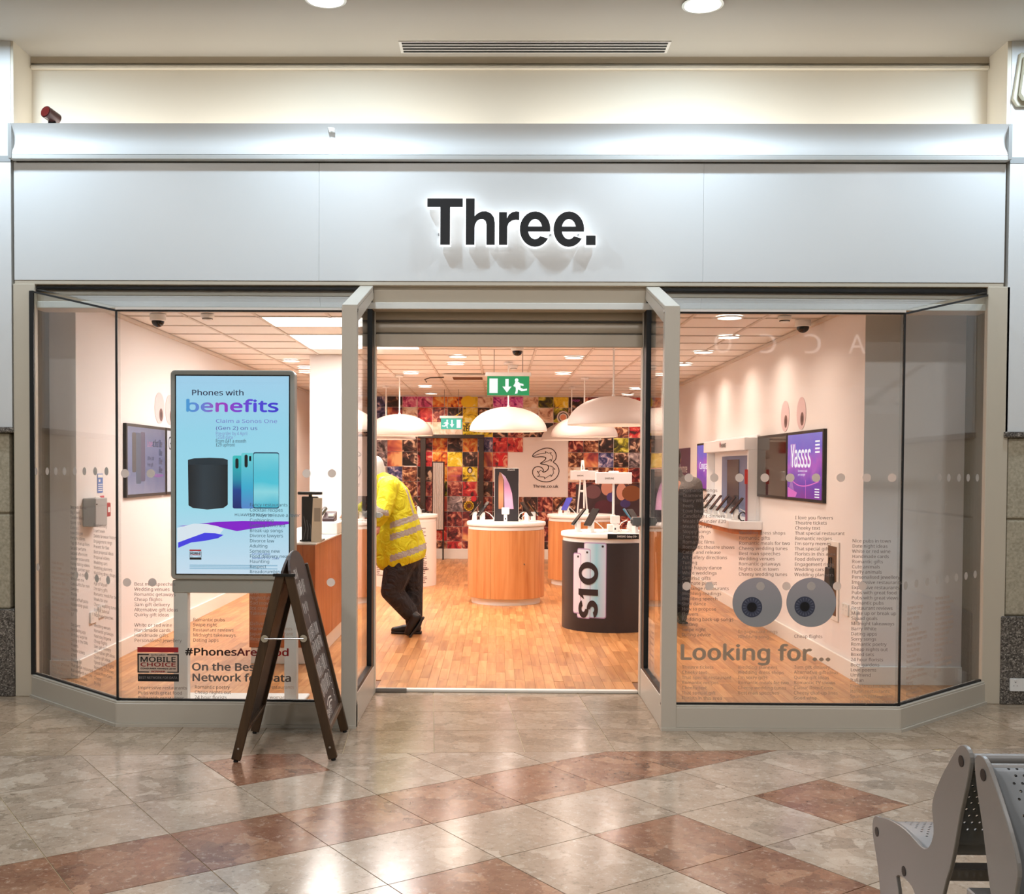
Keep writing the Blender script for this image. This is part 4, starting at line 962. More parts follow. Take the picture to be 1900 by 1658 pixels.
for side in (0, 1):
    my = (lambda y: y) if side == 0 else (lambda y: 2 * YM - y - .012)
    for xp in (XB0, XB1):
        MB().prism([(xp, my(y), z_) for y, z_ in sm], (.012, 0, 0)).build('side_plate', GM, bench, True, bev=.002)
        for by, bz in ((3.656, .37), (3.005, .79), (3.411, .327)):
            b_ = MB().tube([(xp - .002, my(by), bz), (xp + .0, my(by), bz), (xp + .002, my(by), bz)], .016, 14)
            b_.build('bolt', mat('dark_bolt', lin(40, 34, 32), .5, .4), bench, True)
    # perforated seat and back sheet, bent along the side profile just inside the plates
    seat = [(3.655, .385), (3.60, .420), (3.50, .436), (3.40, .440), (3.30, .432), (3.245, .440), (3.20, .47), (3.165, .53)]
    back = [(3.16, .50), (3.155, .56), (3.135, .63), (3.09, .715), (3.04, .775), (3.005, .808), (2.975, .80)]
    for nm, line in (('seat_sheet', seat), ('back_sheet', back)):
        mb = MB(); uv = []; s0 = 0; prev = None
        pts = smooth_line(line, False, 3)
        for y, z_ in pts:
            if prev: s0 += math.hypot(y - prev[0], z_ - prev[1])
            prev = (y, z_)
            for x in (XB0 + .014, XB1 - .004): mb.v.append((x, my(y), z_)); uv.append((x - XB0, s0 + .03))
        for k in range(len(pts) - 1): mb.f.append((2 * k, 2 * k + 1, 2 * k + 3, 2 * k + 2)); mb.mi.append(0)
        o = mb.build(nm, PERF, bench, True, smooth=60, fix=False); set_uv(o, uv)
        sol = o.modifiers.new('thickness', 'SOLIDIFY'); sol.thickness = .004
    MB().tube([(XB0 + .01, my(2.985), .80), (XB1, my(2.985), .80)], .016, 12).build('top_tube', GM, bench, True, smooth=60)
    MB().box(XB0 + .01, XB1, *sorted((my(3.40), my(3.46))), .30, .34).build('seat_rail', GM, bench, True, bev=.004)
MB().box(XB0 + .014, XB1 - .002, YM - .05, YM + .05, .40, .44).build('cross_rail', GM, bench, True, bev=.004)
MB().box(XB0 + .2, XB1 - .2, YM - .12, YM + .12, .30, .36).build('lower_rail', GM, bench, True, bev=.004)

# =================================================================== BACK WALL: photo tiles and logo
def photo_mat(name, cols, scale=9, detail=4, dist=1.2, kind='noise'):
    m = mat(name, cols[1], .45); nt, nd, ln, b = nodes_of(m)
    tc = nd.new('ShaderNodeTexCoord'); oi = nd.new('ShaderNodeObjectInfo')
    mu = nd.new('ShaderNodeMath'); mu.operation = 'MULTIPLY'; mu.inputs[1].default_value = 90; ln.new(oi.outputs['Random'], mu.inputs[0])
    ad = nd.new('ShaderNodeVectorMath'); ln.new(tc.outputs['Object'], ad.inputs[0]); ln.new(mu.outputs[0], ad.inputs[1])
    if kind == 'noise':
        n = nd.new('ShaderNodeTexNoise'); n.inputs['Scale'].default_value = scale; n.inputs['Detail'].default_value = detail; n.inputs['Distortion'].default_value = dist; o = n.outputs['Fac']
        st = [(.34, cols[0]), (.45, cols[1]), (.55, cols[2]), (.64, cols[3])]
    else:
        n = nd.new('ShaderNodeTexVoronoi'); n.inputs['Scale'].default_value = scale; sp = nd.new('ShaderNodeSeparateColor'); ln.new(n.outputs['Color'], sp.inputs[0]); o = sp.outputs[0]
        st = [(.1, cols[0]), (.4, cols[1]), (.7, cols[2]), (.9, cols[3])]
    ln.new(ad.outputs[0], n.inputs['Vector']); rp = ramp(nd, st); ln.new(o, rp.inputs[0]); ln.new(rp.outputs[0], b.inputs['Base Color']); return m
C = lin
PH = {
 'maroon': photo_mat('photo_maroon', [C(44, 8, 16), C(104, 24, 34), C(160, 70, 60), C(226, 160, 130)]),
 'red': photo_mat('photo_red', [C(60, 8, 14), C(186, 30, 44), C(214, 70, 60), C(236, 170, 140)], 7),
 'orange': photo_mat('photo_orange', [C(120, 30, 10), C(216, 92, 30), C(236, 150, 50), C(246, 206, 120)], 8),
 'dark': photo_mat('photo_dark', [C(18, 10, 12), C(40, 24, 24), C(96, 56, 46), C(220, 180, 150)], 8, 5),
 'sepia': photo_mat('photo_sepia', [C(50, 16, 12), C(96, 44, 32), C(160, 96, 66), C(230, 184, 140)], 10, 5),
 'pink': photo_mat('photo_pink', [C(120, 20, 70), C(206, 70, 130), C(232, 130, 170), C(250, 206, 214)], 7),
 'magenta': photo_mat('photo_magenta', [C(140, 20, 120), C(226, 90, 190), C(240, 140, 210), C(252, 190, 230)], 14),
 'yellow': photo_mat('photo_yellow', [C(80, 60, 10), C(226, 190, 30), C(242, 214, 50), C(250, 236, 150)], 8),
 'blue': photo_mat('photo_blue', [C(24, 24, 60), C(60, 66, 120), C(130, 120, 160), C(226, 210, 220)], 9, 5),
 'cream': photo_mat('photo_cream', [C(150, 90, 70), C(226, 190, 160), C(244, 222, 200), C(250, 236, 222)], 6),
 'sunset': photo_mat('photo_sunset', [C(80, 30, 50), C(170, 70, 70), C(220, 130, 90), C(244, 190, 130)], 4, 2, .4),
 'green': photo_mat('photo_green', [C(24, 30, 16), C(84, 80, 20), C(190, 180, 40), C(236, 226, 120)], 7),
 'grey': photo_mat('photo_grey', [C(50, 40, 44), C(110, 96, 100), C(170, 150, 150), C(226, 210, 204)], 8, 5)}
DW = DBACK - .001
gx0, gxp = at(718.5, 868, DW).x, .2628
zrow = lambda py: at(930, py, DW).z
rows_y = [730, 756, 783.6, 811, 838.6, 866, 893.6, 921, 949, 977, 1004, 1020]
top_pal = ['blue', 'dark', 'pink', 'pink', 'orange', 'orange', 'yellow', 'cream', 'magenta', 'magenta', 'cream', 'green', 'yellow', 'dark', 'maroon', 'pink', 'blue', 'red']
grid_pal = {
 1: ['blue', 'sunset', 'cream', 'red', 'maroon', 'dark', 'yellow', 'dark', 'pink', 'cream', 'cream', 'cream', 'green', 'dark', 'dark', 'red', 'dark', 'maroon'],
 2: ['sunset', 'cream', 'sunset', 'cream', 'cream', 'cream', 'yellow', 'yellow', 'dark', 'maroon', 'dark', 'dark', 'maroon', 'dark', 'sepia', 'dark', 'sepia', 'red'],
 3: ['grey', 'sunset', 'dark', 'maroon', 'orange', 'dark', 'orange', 'blue', 'red', 'red', None, None, 'sepia', 'maroon', 'sepia', 'dark', 'green', 'dark'],
 4: ['grey', 'sunset', 'dark', 'red', 'orange', 'yellow', 'dark', 'sunset', 'red', None, None, None, 'maroon', 'sepia', 'sunset', 'blue', 'dark', 'grey'],
 5: ['grey', 'blue', 'sepia', 'dark', 'orange', 'sunset', 'yellow', 'maroon', 'cream', None, None, None, 'sepia', 'cream', 'sepia', 'sepia', 'orange', 'maroon'],
 6: ['cream', 'cream', 'sepia', 'maroon', 'green', 'maroon', 'red', 'dark', 'maroon', None, None, None, 'maroon', 'maroon', 'maroon', 'dark', 'sepia', 'sepia'],
 7: ['dark', 'cream', 'sepia', 'maroon', 'sunset', 'grey', 'dark', 'maroon', 'dark', 'sepia', 'dark', 'maroon', 'sepia', 'dark', 'red', 'maroon', 'dark', 'sepia']}
random.seed(5)
allp = ['maroon', 'red', 'dark', 'maroon', 'sunset', 'maroon', 'red', 'orange', 'sepia']
pm_cache = {}
def photo(x0, x1, z0, z1, pal, thick=.004, off=0):
    key = (round(x1 - x0, 3), round(z1 - z0, 3))
    w2, h2 = (x1 - x0) / 2 - .003, (z1 - z0) / 2 - .003
    o = MB().box(-w2, w2, -thick, 0, -h2, h2).build('photo_tile', PH[pal], wb)
    o.location = ((x0 + x1) / 2, DW - .002 - off, (z0 + z1) / 2); return o
for r_ in range(11):
    za_, zb_r = zrow(rows_y[r_ + 1]), min(zrow(rows_y[r_]), ZS - .01)
    for c in range(-5, 18):
        x0 = gx0 + gxp * c; x1 = x0 + gxp
        if x1 > XR - .02 or x0 < XL + .02: continue
        if 12 <= c + 0 <= 16 and 6.5 < r_ < 8.5 and False: continue
        if r_ == 0: pal = top_pal[min(max(c + 1, 0), 17)]
        elif r_ in grid_pal and -1 <= c < 17: pal = grid_pal[r_][c + 1]
        else: pal = random.choice(allp)
        if pal is None: continue
        if 9 <= c <= 11 and 2 <= r_ <= 6 and x0 < at(1055, 868, DW).x - .02 and x1 > at(972, 868, DW).x + .02 and r_ > 2: continue
        photo(x0, x1, za_, zb_r, pal)
# a few pictures whose subject can be made out
FW = FRONT(0, DW - .0068, 0); wp = lambda px, py: (lambda p: (p.x, p.z))(at(px, py, DW - .007))
ink = mat('photo_ink', C(24, 16, 14), .5)
x, z = wp(860, 800); text('photo_lettering', 'ZER', FW, x, z, .12, ink, wb, .03, w=.13, h=.10)
x, z = wp(863, 884.5); text('photo_lettering', 'CAUTION', FW, x, z, .05, ink, wb, .02, w=.18, h=.035)
x, z = wp(836, 875); text('photo_lettering', 'TINYES', FW, x, z, .05, mat('photo_red_ink', C(150, 50, 50), .5), wb, 0, w=.17, h=.035)
x, z = wp(836, 884); text('photo_lettering', 'THANKS', FW, x, z, .05, mat('photo_pink_ink', C(220, 110, 150), .5), wb, .01, w=.17, h=.025)
x, z = wp(1062, 745); text('photo_lettering', 'POSP', FW, x, z, .05, mat('photo_violet_ink', C(220, 90, 200), .5), wb, .01, w=.13, h=.035)
x, z = wp(1064, 856); text('photo_lettering', 'TOE', FW, x, z, .05, mat('photo_sand_ink', C(220, 170, 140), .5), wb, .01, w=.10, h=.035)
x, z = wp(872, 872); flat('photo_face', ell(x, z, .045, .055), FW, ink, wb, 0); flat('photo_face', ell(x, z - .008, .028, .038), FW, mat('photo_skin', C(236, 220, 200), .5), wb, .0004)
x, z = wp(870, 938); flat('sunflower', [ell(x + .062 * math.cos(a), z + .062 * math.sin(a), .028, .028, 8) for a in (k * .5236 for k in range(12))], FW, mat('photo_petal', C(244, 190, 50), .5), wb, 0); flat('sunflower_heart', ell(x, z, .04), FW, mat('photo_seed', C(90, 36, 14), .5), wb, .0004)
x, z = wp(879, 925); flat('red_bloom', ell(x, z, .05), FW, mat('photo_bloom', C(220, 50, 60), .5), wb, 0)
x, z = wp(1045, 774); flat('target_photo', ell(x, z, .11), FW, mat('photo_pale', C(236, 226, 220), .5), wb, 0); flat('target_photo', ell(x, z, .085), FW, ink, wb, .0003); flat('target_photo', ell(x, z, .07), FW, MATS['photo_pale'], wb, .0006); flat('target_photo', ell(x, z, .05), FW, mat('photo_amber', C(240, 160, 120), .5), wb, .0009)
x, z = wp(929, 852); flat('red_dress', [(x - .05, z - .11), (x + .05, z - .11), (x + .03, z), (x + .09, z + .11), (x + .05, z + .11), (x, z + .06), (x - .05, z + .11), (x - .09, z + .11), (x - .03, z)], FW, mat('photo_dress', C(214, 30, 40), .5), wb, 0)
x, z = wp(761, 858); flat('sneaker', [(x - .11, z - .06), (x + .10, z - .06), (x + .11, z - .03), (x + .04, z), (x - .02, z + .06), (x - .07, z + .04), (x - .11, z + .05)], FW, ink, wb, 0); flat('sneaker_sole', rect(x - .11, z - .075, x + .11, z - .055), FW, MATS['photo_pale'], wb, .0003)
x, z = wp(868, 745); flat('yellow_bulb', ell(x, z, .12, .10), FW, mat('photo_lemon', C(246, 214, 40), .5), wb, 0)
x, z = wp(845, 772); flat('yellow_strip', [(x - .10, z - .09), (x + .08, z + .05), (x + .12, z + .09), (x - .06, z - .02)], FW, MATS['photo_lemon'], wb, 0)
# large portrait picture behind the right pods
a, b = wp(1068, 957), wp(1188, 899)
FWP = FRONT(0, DW - .012, 0)
bp_ = MB().box(a[0], b[0], DW - .012, DW - .004, a[1], b[1]).build('portrait_photo', mat('portrait_ground', C(70, 52, 60), .5), wb)
for px, py, rx, ry, col in ((1126, 905, .10, .13, (214, 150, 130)), (1153, 912, .09, .15, (222, 160, 140)), (1172, 915, .17, .14, (140, 84, 50)), (1100, 912, .14, .12, (120, 84, 90)), (1133, 922, .07, .08, (84, 70, 140)), (1160, 934, .09, .07, (70, 60, 120)), (1120, 940, .16, .12, (90, 44, 60)), (1150, 945, .14, .10, (60, 40, 54)), (1083, 908, .10, .09, (54, 44, 44))):
    x, z = wp(px, py); flat('portrait_shape', ell(x, z, rx, ry, 18), FWP, mat('portrait_%d_%d' % (px, py), C(*col), .5), bp_, .0005 + px * 1e-6)
# the numeral logo and web address
LOGO = mat('logo_ink', C(48, 26, 24), .5)
zz = lambda q: wp(940 + q[0] * .1689, 720 + q[1] * .1689)
o3 = [(285, 745), (300, 718), (345, 688), (400, 665), (450, 657), (505, 672), (537, 708), (546, 748), (536, 785), (513, 810), (545, 835), (569, 875), (575, 920), (556, 970), (520, 1005), (470, 1024), (420, 1027), (360, 1014), (310, 980), (286, 935), (291, 893), (315, 868), (350, 860), (385, 872), (404, 898), (398, 920), (430, 914), (455, 890), (461, 865), (448, 845), (415, 838), (385, 833), (372, 824), (400, 805), (425, 782), (430, 764), (408, 754), (370, 752), (325, 756), (298, 753)]
i3 = [(296, 744), (350, 724), (400, 713), (432, 712), (424, 694), (458, 713), (492, 708), (480, 720), (505, 745), (501, 772), (490, 804), (484, 778), (465, 794), (420, 812), (385, 825)]
j3 = [(461, 852), (497, 856), (532, 890), (508, 886), (516, 930), (489, 970), (485, 950), (447, 974), (415, 996), (421, 978), (380, 972), (338, 970), (366, 954), (336, 910), (356, 922), (372, 900), (400, 918)]
flat('numeral_logo', ribbon(smooth_line([zz(q) for q in o3], True, 3), .014, True), FW, LOGO, wb, -.004)
flat('numeral_logo_flame', ribbon([zz(q) for q in i3], .009), FW, LOGO, wb, -.0036); flat('numeral_logo_flame', ribbon([zz(q) for q in j3], .009), FW, LOGO, wb, -.0036)
x, z = wp(989, 904.5); text('web_address', 'Three.co.uk', FW, x, z, .09, LOGO, wb, .016, w=47 * DW / 2000, off=-.003)

# dark steel portal and reeded mirror panel standing against the photos
t = thing('door_frame', 'dark metal portal frame standing against the photo wall', 'frame', (at(840, 900, 18.7).x, 18.7, .015))
DKF = mat('dark_bronze', C(54, 46, 42), .5)
xl, xr, zt2 = at(785, 820, 18.66).x, at(893, 820, 18.66).x, at(840, 806, 18.66).z
for x in (xl, xr): MB().box(x - .045, x + .045, 18.64, 18.74, .015, zt2 - .06).build('upright', DKF, t, True, bev=.004)
MB().box(xl - .09, xr + .05, 18.63, 18.75, zt2 - .062, zt2).build('head', DKF, t, True, bev=.004)
t = thing('mirror_panel', 'narrow tall panel of silvery vertical strips in a brown frame', 'panel', (at(812, 920, 18.55).x, 18.55, .015))
xa_, xb_2, z0_, z1_ = at(803, 982, 18.52).x, at(822, 982, 18.52).x, at(812, 982, 18.52).z, at(812, 858, 18.52).z
MB().box(xa_ - .02, xb_2 + .02, 18.53, 18.58, z0_ - .02, z1_ + .02).build('frame', mat('brown_frame', C(60, 26, 22), .5), t, True, bev=.004)
for k in range(5):
    a = xa_ + (xb_2 - xa_) * k / 5; MB().lathe([((xb_2 - xa_) / 10, z0_), ((xb_2 - xa_) / 10, z1_)], 10, (a + (xb_2 - xa_) / 10, 18.53, 0)).build('strip', mat('silver_strip', C(214, 206, 200), .3, .35), t, True, smooth=60)
for x in (xa_, xb_2): MB().box(x - .012, x + .012, 18.54, 18.60, .015, z0_).build('foot', BLACK, t, True)

# =================================================================== LEFT WALL FITTINGS
FLW = lambda D, z, off=0: frame((XL + off, D, z), (0, 1, 0), (0, 0, 1))     # faces +X
SLATE = m_emit_grad('ad_screen_blue', [(0, C(150, 150, 180)), (.35, C(96, 112, 160)), (.7, C(110, 126, 172)), (1, C(92, 110, 150))], 1, -.32, .32, .75, .5)
def wall_tv(D0, D1, z0, z1, mt, label, fr, sgn):
    Dm, zm = (D0 + D1) / 2, (z0 + z1) / 2; w2, h2 = (D1 - D0) / 2, (z1 - z0) / 2
    f_ = frame((fr, Dm, zm), (0, sgn, 0), (0, 0, 1))
    t = thing('wall_screen', label, 'screen', (fr, Dm, zm))
    flat('housing', rect(-w2, -h2, w2, h2), f_, BLACK, t, .0, thick=.03)
    s_ = flat('display', rect(-w2 + .025, -h2 + .025, w2 - .025, h2 - .025), f_, mt, t, .0308)
    return t, s_, f_, w2, h2
t, s_, f_, w2, h2 = wall_tv(8.985, 10.05, 1.335, 1.962, SLATE, 'blue advertising screen with phones on the left wall', XL, 1)
for x0, x1, z0, z1, m in ((-.40, -.30, -.10, .24, m_glow('ad_phone_dark', C(54, 60, 72), .7)), (-.30, -.17, -.20, .24, m_glow('ad_phone_teal', C(44, 84, 120), .7)), (-.18, -.06, -.18, .25, m_glow('ad_phone_violet', C(64, 60, 110), .7))):
    flat('pictured_phone', rrect(x0, z0, x1, z1, .02), f_, m, s_, .0312 + abs(x0) * .001)
NAVY = m_glow('ad_navy', C(26, 30, 60), .8)
text('ad_text', 'Love', f_, 0, .125, .1, m_glow('ad_pink', C(200, 120, 160), .8), s_, .01, w=.14, h=.06, off=.0316)
text('ad_text', 'at first like', f_, .15, .125, .1, NAVY, s_, .012, w=.27, h=.07, off=.0316)
for k in range(3): text('ad_text', 'like', f_, .33, .05 - .08 * k, .1, NAVY, s_, .012, w=.09, h=.06, off=.0316)
text('ad_text', 'Offer £40\nFree gift', f_, 0, -.06, .05, NAVY, s_, .006, w=.18, h=.10, off=.0316)
flat('ad_glow', [(0, -.13), (.25, -.115), (.45, -.125), (.45, -.14), (.3, -.15), (.15, -.14)], f_, m_glow('ad_magenta', C(150, 90, 180), .7), s_, .0314)
t, s_, f_, w2, h2 = wall_tv(10.07, 11.14, 1.335, 1.962, m_glow('ad_white', C(244, 240, 246), .85), 'white advertising screen half hidden behind the digital poster', XL, 1)
text('ad_text', 'Go further', f_, -.47, .11, .1, NAVY, s_, .012, w=.62, h=.13, off=.0314)
flat('ad_shape', ell(-.28, -.06, .10, .12), f_, m_glow('ad_coral', C(240, 130, 140), .8), s_, .0312); flat('ad_shape', ell(-.27, .05, .09, .10), f_, m_glow('ad_mint', C(130, 214, 170), .8), s_, .0314)
# eye stickers on both walls
def wall_eyes(fr, cs, off_i, label):
    t = thing('eye_decal', label, 'decal', fr[0])
    for cx, cz in cs:
        e_ = flat('eyeball', ell(cx, cz, .145, .145, 32), fr, mat('eye_pale', C(226, 196, 196), .6), t, .001, thick=.001)
        flat('iris', ell(cx + off_i[0], cz + off_i[1], .055, .06, 24), fr, mat('eye_brown', C(120, 88, 84), .6), e_, .0026)
        flat('pupil', ell(cx + off_i[0], cz + off_i[1], .025, .028, 18), fr, mat('eye_dark', C(80, 56, 54), .6), e_, .0030)
wall_eyes(FLW(9.96, 2.139, .001), [(0, 0), (.32, 0)], (.04, -.06), 'pair of round eye stickers on the left wall above the screen')
wall_eyes(frame((XR - .001, 9.89, 2.10), (0, -1, 0), (0, 0, 1)), [(-.27, 0), (.27, 0)], (.03, -.05), 'pair of round eye stickers on the right wall above the screens')
t = thing('control_box', 'grey metal control box on the left wall by the window', 'box', (XL, 8.17, 1.14))
MB().box(XL, XL + .10, 8.10, 8.34, 1.14, 1.355).build('body', mat('box_grey', C(176, 176, 176), .5), t, True, bev=.005)
MB().tube([(XL + .10, 8.12, 1.31), (XL + .104, 8.12, 1.31)], .006, 8).build('keyhole', BLACK, t, True)
MB().box(XL, XL + .012, 8.34, 8.44, 1.135, 1.36).build('side_plate', WHITE, t, True, bev=.003)
t = thing('fire_call_point', 'red fire alarm call point on the left wall', 'alarm', (XL, 8.5, 1.2))
MB().box(XL, XL + .055, 8.45, 8.545, 1.20, 1.31).build('body', mat('fire_red', C(176, 26, 34), .4), t, True, bev=.008, seg=2)
MB().box(XL + .054, XL + .058, 8.475, 8.52, 1.235, 1.275).build('break_glass', WHITE, t, True)
t = thing('safety_notice', 'small blue safety notice above the fire call point', 'notice', (XL, 8.455, 1.44))
fn = FLW(8.455, 1.465, .001)
flat('sheet', rect(-.055, -.075, .055, .075), fn, mat('notice_blue', C(96, 130, 200), .5), t, 0, thick=.003)
flat('print_block', [rect(-.05, .045, .05, .068), rect(-.035, .01, 0, .03)] + [rect(-.045, -.012 - .016 * k, .045, -.006 - .016 * k) for k in range(4)], fn, WHITE, t, .0035)
t = thing('red_notice', 'tiny red notice strip just above the call point', 'notice', (XL, 8.5, 1.34))
MB().box(XL, XL + .003, 8.455, 8.54, 1.335, 1.365).build('strip', mat('notice_red', C(214, 70, 90), .5), t, True); MB().box(XL, XL + .003, 8.455, 8.54, 1.318, 1.330).build('strip', MATS['notice_red'], t, True)
socket('wall_socket', FLW(8.30, .43, .001), .15, .09, 'white double socket low on the left wall, the one nearer the window')
socket('wall_socket', FLW(8.47, .45, .001), .15, .09, 'white double socket low on the left wall, the one farther from the window')

# =================================================================== RIGHT WALL FITTINGS
PURPLE = m_emit_grad('party_screen', [(0, C(140, 40, 150)), (.3, C(110, 50, 180)), (.55, C(190, 90, 200)), (.75, C(120, 100, 210)), (1, C(110, 110, 214))], 1, -.31, .31, .85, .55)
t, s_, f_, w2, h2 = wall_tv(8.87, 9.97, 1.325, 1.938, PURPLE, 'purple screen reading Yassss on the right wall', XR, -1)
WG = m_glow('screen_white', (1, .95, 1), .95)
text('screen_word', 'Yassss', f_, -.42, -.01, .2, WG, s_, .03, w=.62, h=.20, off=.0316)
text('screen_word', 'Someone said\nyes tonight', f_, -.18, -.09, .05, WG, s_, .006, w=.28, h=.06, off=.0316)
for k in range(4): flat('screen_line', rect(.33, .20 - .03 * k, .46, .215 - .03 * k), f_, WG, s_, .0316); flat('screen_line', rect(.33, -.20 - .022 * k, .46, -.19 - .022 * k), f_, WG, s_, .0316)
flat('screen_column', rect(-.43, 0, -.26, .20), f_, m_glow('screen_lilac', C(196, 140, 224), .8), s_, .0312)
flat('screen_table', [(-.50, -.19), (-.2, -.235), (-.25, -.275), (-.50, -.28)], f_, m_glow('screen_pink', C(240, 110, 200), .85), s_, .0313)
flat('screen_table', [(-.46, -.19), (-.38, -.10), (-.30, -.22)], f_, m_glow('screen_mauve', C(170, 110, 190), .8), s_, .0314)
flat('screen_post', rect(.055, -.28, .065, -.12), f_, MATS['screen_pink'], s_, .0314); flat('screen_arc', ribbon(smooth_line([(-.47, -.10), (-.2, -.165), (.1, -.17), (.44, -.13)]), .01), f_, MATS['screen_pink'], s_, .0314)
wall_tv(9.985, 11.10, 1.325, 1.938, BLACK_G, 'switched-off black screen between the purple screen and the phone niche', XR, -1)
t, s_, f_, w2, h2 = wall_tv(13.33, 14.45, 1.325, 1.938, PURPLE, 'purple screen on the right wall beyond the phone niche', XR, -1)
text('screen_word', 'Congrats', f_, -.35, -.06, .1, WG, s_, .02, w=.60, h=.12, off=.0316)
# display niche and shelf
nb = thing('display_niche', 'white lit phone display surround on the right wall', 'display', (XR, 12.2, 1.07))
NW = mat('niche_white', C(240, 240, 242), .4)
MB().box(XR - .03, XR, 11.12, 13.31, 1.07, 1.96).build('back_panel', NW, nb, True, bev=.003)
MB().box(XR - .16, XR - .03, 11.12, 13.31, 1.80, 1.93).build('header', NW, nb, True, bev=.004)
for y in (11.12, 13.27): MB().box(XR - .12, XR - .03, y, y + .04, 1.07, 1.80).build('side_panel', NW, nb, True, bev=.004)
fN = frame((XR - .031, 12.2, 1.45), (0, -1, 0), (0, 0, 1))
flat('slate_panel', rect(-.62, -.36, .72, .30), fN, mat('niche_slate', C(96, 112, 150), .3), nb, 0, thick=.004)
flat('product_screen', rect(-.30, -.34, .30, .26), fN, mat('niche_dark', C(30, 30, 44), .15), nb, .005, thick=.004)
fH = frame((XR - .161, 12.2, 1.84), (0, -1, 0), (0, 0, 1))
flat('flower_logo', [ell(-.12 + .022 * math.cos(R(a)), .025 + .03 * math.sin(R(a)), .008, .02, 8) for a in range(0, 181, 30)], fH, mat('logo_red', C(206, 50, 60), .5), nb, .001)
text('brand_name', 'HUAWEI', fH, -.07, .005, .06, BLACKTXT, nb, .012, w=.26, h=.045)
sh = thing('display_shelf', 'white wall shelf with rounded corner carrying a row of phones', 'shelf', (XR, 12.2, .97))
out = [(XR, 10.98), (XR - .22, 11.0), (XR - .30, 11.18), (XR - .32, 12.3), (XR - .30, 13.3), (XR - .2, 13.5), (XR, 13.5)]
MB().prism([(x, y, .985) for x, y in out], (0, 0, .085)).build('top', NW, sh, True, bev=.008, seg=2)
ins = [(XR, 11.03), (XR - .19, 11.05), (XR - .26, 11.2), (XR - .28, 12.3), (XR - .26, 13.25), (XR - .18, 13.42), (XR, 13.42)]
MB().prism([(x, y, .935) for x, y in ins], (0, 0, .05)).build('wood_underside', BEECH2, sh, True)
t = thing('red_banner', 'narrow red shelf strip beside the phone niche', 'sign', (XR - .17, 11.16, 1.12))
MB().box(XR - .155, XR - .125, 11.105, 11.117, 1.45, 1.60).build('card', mat('banner_red', C(214, 60, 56), .5), t, True)
MB().box(XR - .145, XR - .125, 11.105, 11.117, 1.07, 1.45).build('strip', mat('banner_mauve', C(150, 90, 110), .5), t, True)

# =================================================================== PHONE ON A SECURITY STAND (prototype, copied below)
PHB, PHW = mat('phone_black', C(26, 24, 26), .15), mat('phone_blue', C(70, 74, 170), .2)
PH_TEAL = mat('phone_teal', C(70, 130, 150), .2)
def make_phone(pm, label, cat='phone'):
    t = thing('display_phone', label, cat)
    MB().box(-.02, .02, -.02, .02, 0, .085).build('stand', WHITE, t, bev=.005)
    MB().box(-.032, .032, -.03, .03, 0, .008).build('foot', WHITE, t, bev=.003)
    c, s_ = math.cos(R(52)), math.sin(R(52))
    mb = MB()                                     # slab leaning back, screen up and towards -Y
    P = lambda u, v_, n: (u, v_ * c - n * s_, .10 + v_ * s_ + n * c)
    Q = rrect(-.038, -.065, .038, .095, .01, 3)
    mb.prism([P(u, v_, 0) for u, v_ in Q], Vector(P(0, 0, .009)) - Vector(P(0, 0, 0))); ph = mb.build('phone', pm, t, bev=.001)
    MB().add([P(-.034, -.058, -.0006), P(.034, -.058, -.0006), P(.034, .088, -.0006), P(-.034, .088, -.0006)], [(0, 1, 2, 3)]).build('phone_screen', BLACK_G, ph)
    MB().tube([(0, .03, .09), (.0, .07, .07), (.03, .10, .03), (.06, .08, .006)], .004, 6).build('cable', WHITE, t)
    return t
PROTO = {'b': make_phone(PHB, 'x'), 'u': make_phone(PHW, 'x'), 't': make_phone(PH_TEAL, 'x')}
used = set()
def phone_at(kind, loc, rz, label, group):
    if kind in used: o = copy_tree(PROTO[kind])
    else: o = PROTO[kind]; used.add(kind)
    o.location = loc; o.rotation_euler = (0, 0, rz); o.scale = (1.3, 1.3, 1.3); tag(o, label, 'phone', group); return o
ords = ['nearest', 'second', 'third', 'fourth', 'fifth', 'farthest']
for k in range(6):
    phone_at('b', (XR - .19, 11.35 + .36 * k, 1.07), R(90 + 180), 'phone on a white stand on the right wall shelf, %s from the window' % ords[k], 'phones on the wall shelf')
t = thing('display_watch', 'black smart watch standing at the near end of the wall shelf', 'watch', (XR - .17, 11.12, 1.07))
MB().tube([(XR - .17 + .035 * math.cos(a), 11.12, 1.115 + .045 * math.sin(a)) for a in (k * .4 for k in range(14))], .007, 6).build('strap', PHB, t, True, smooth=60)
MB().tube([(XR - .215, 11.12, 1.11), (XR - .205, 11.12, 1.11)], .022, 14).build('dial', BLACK_G, t, True)

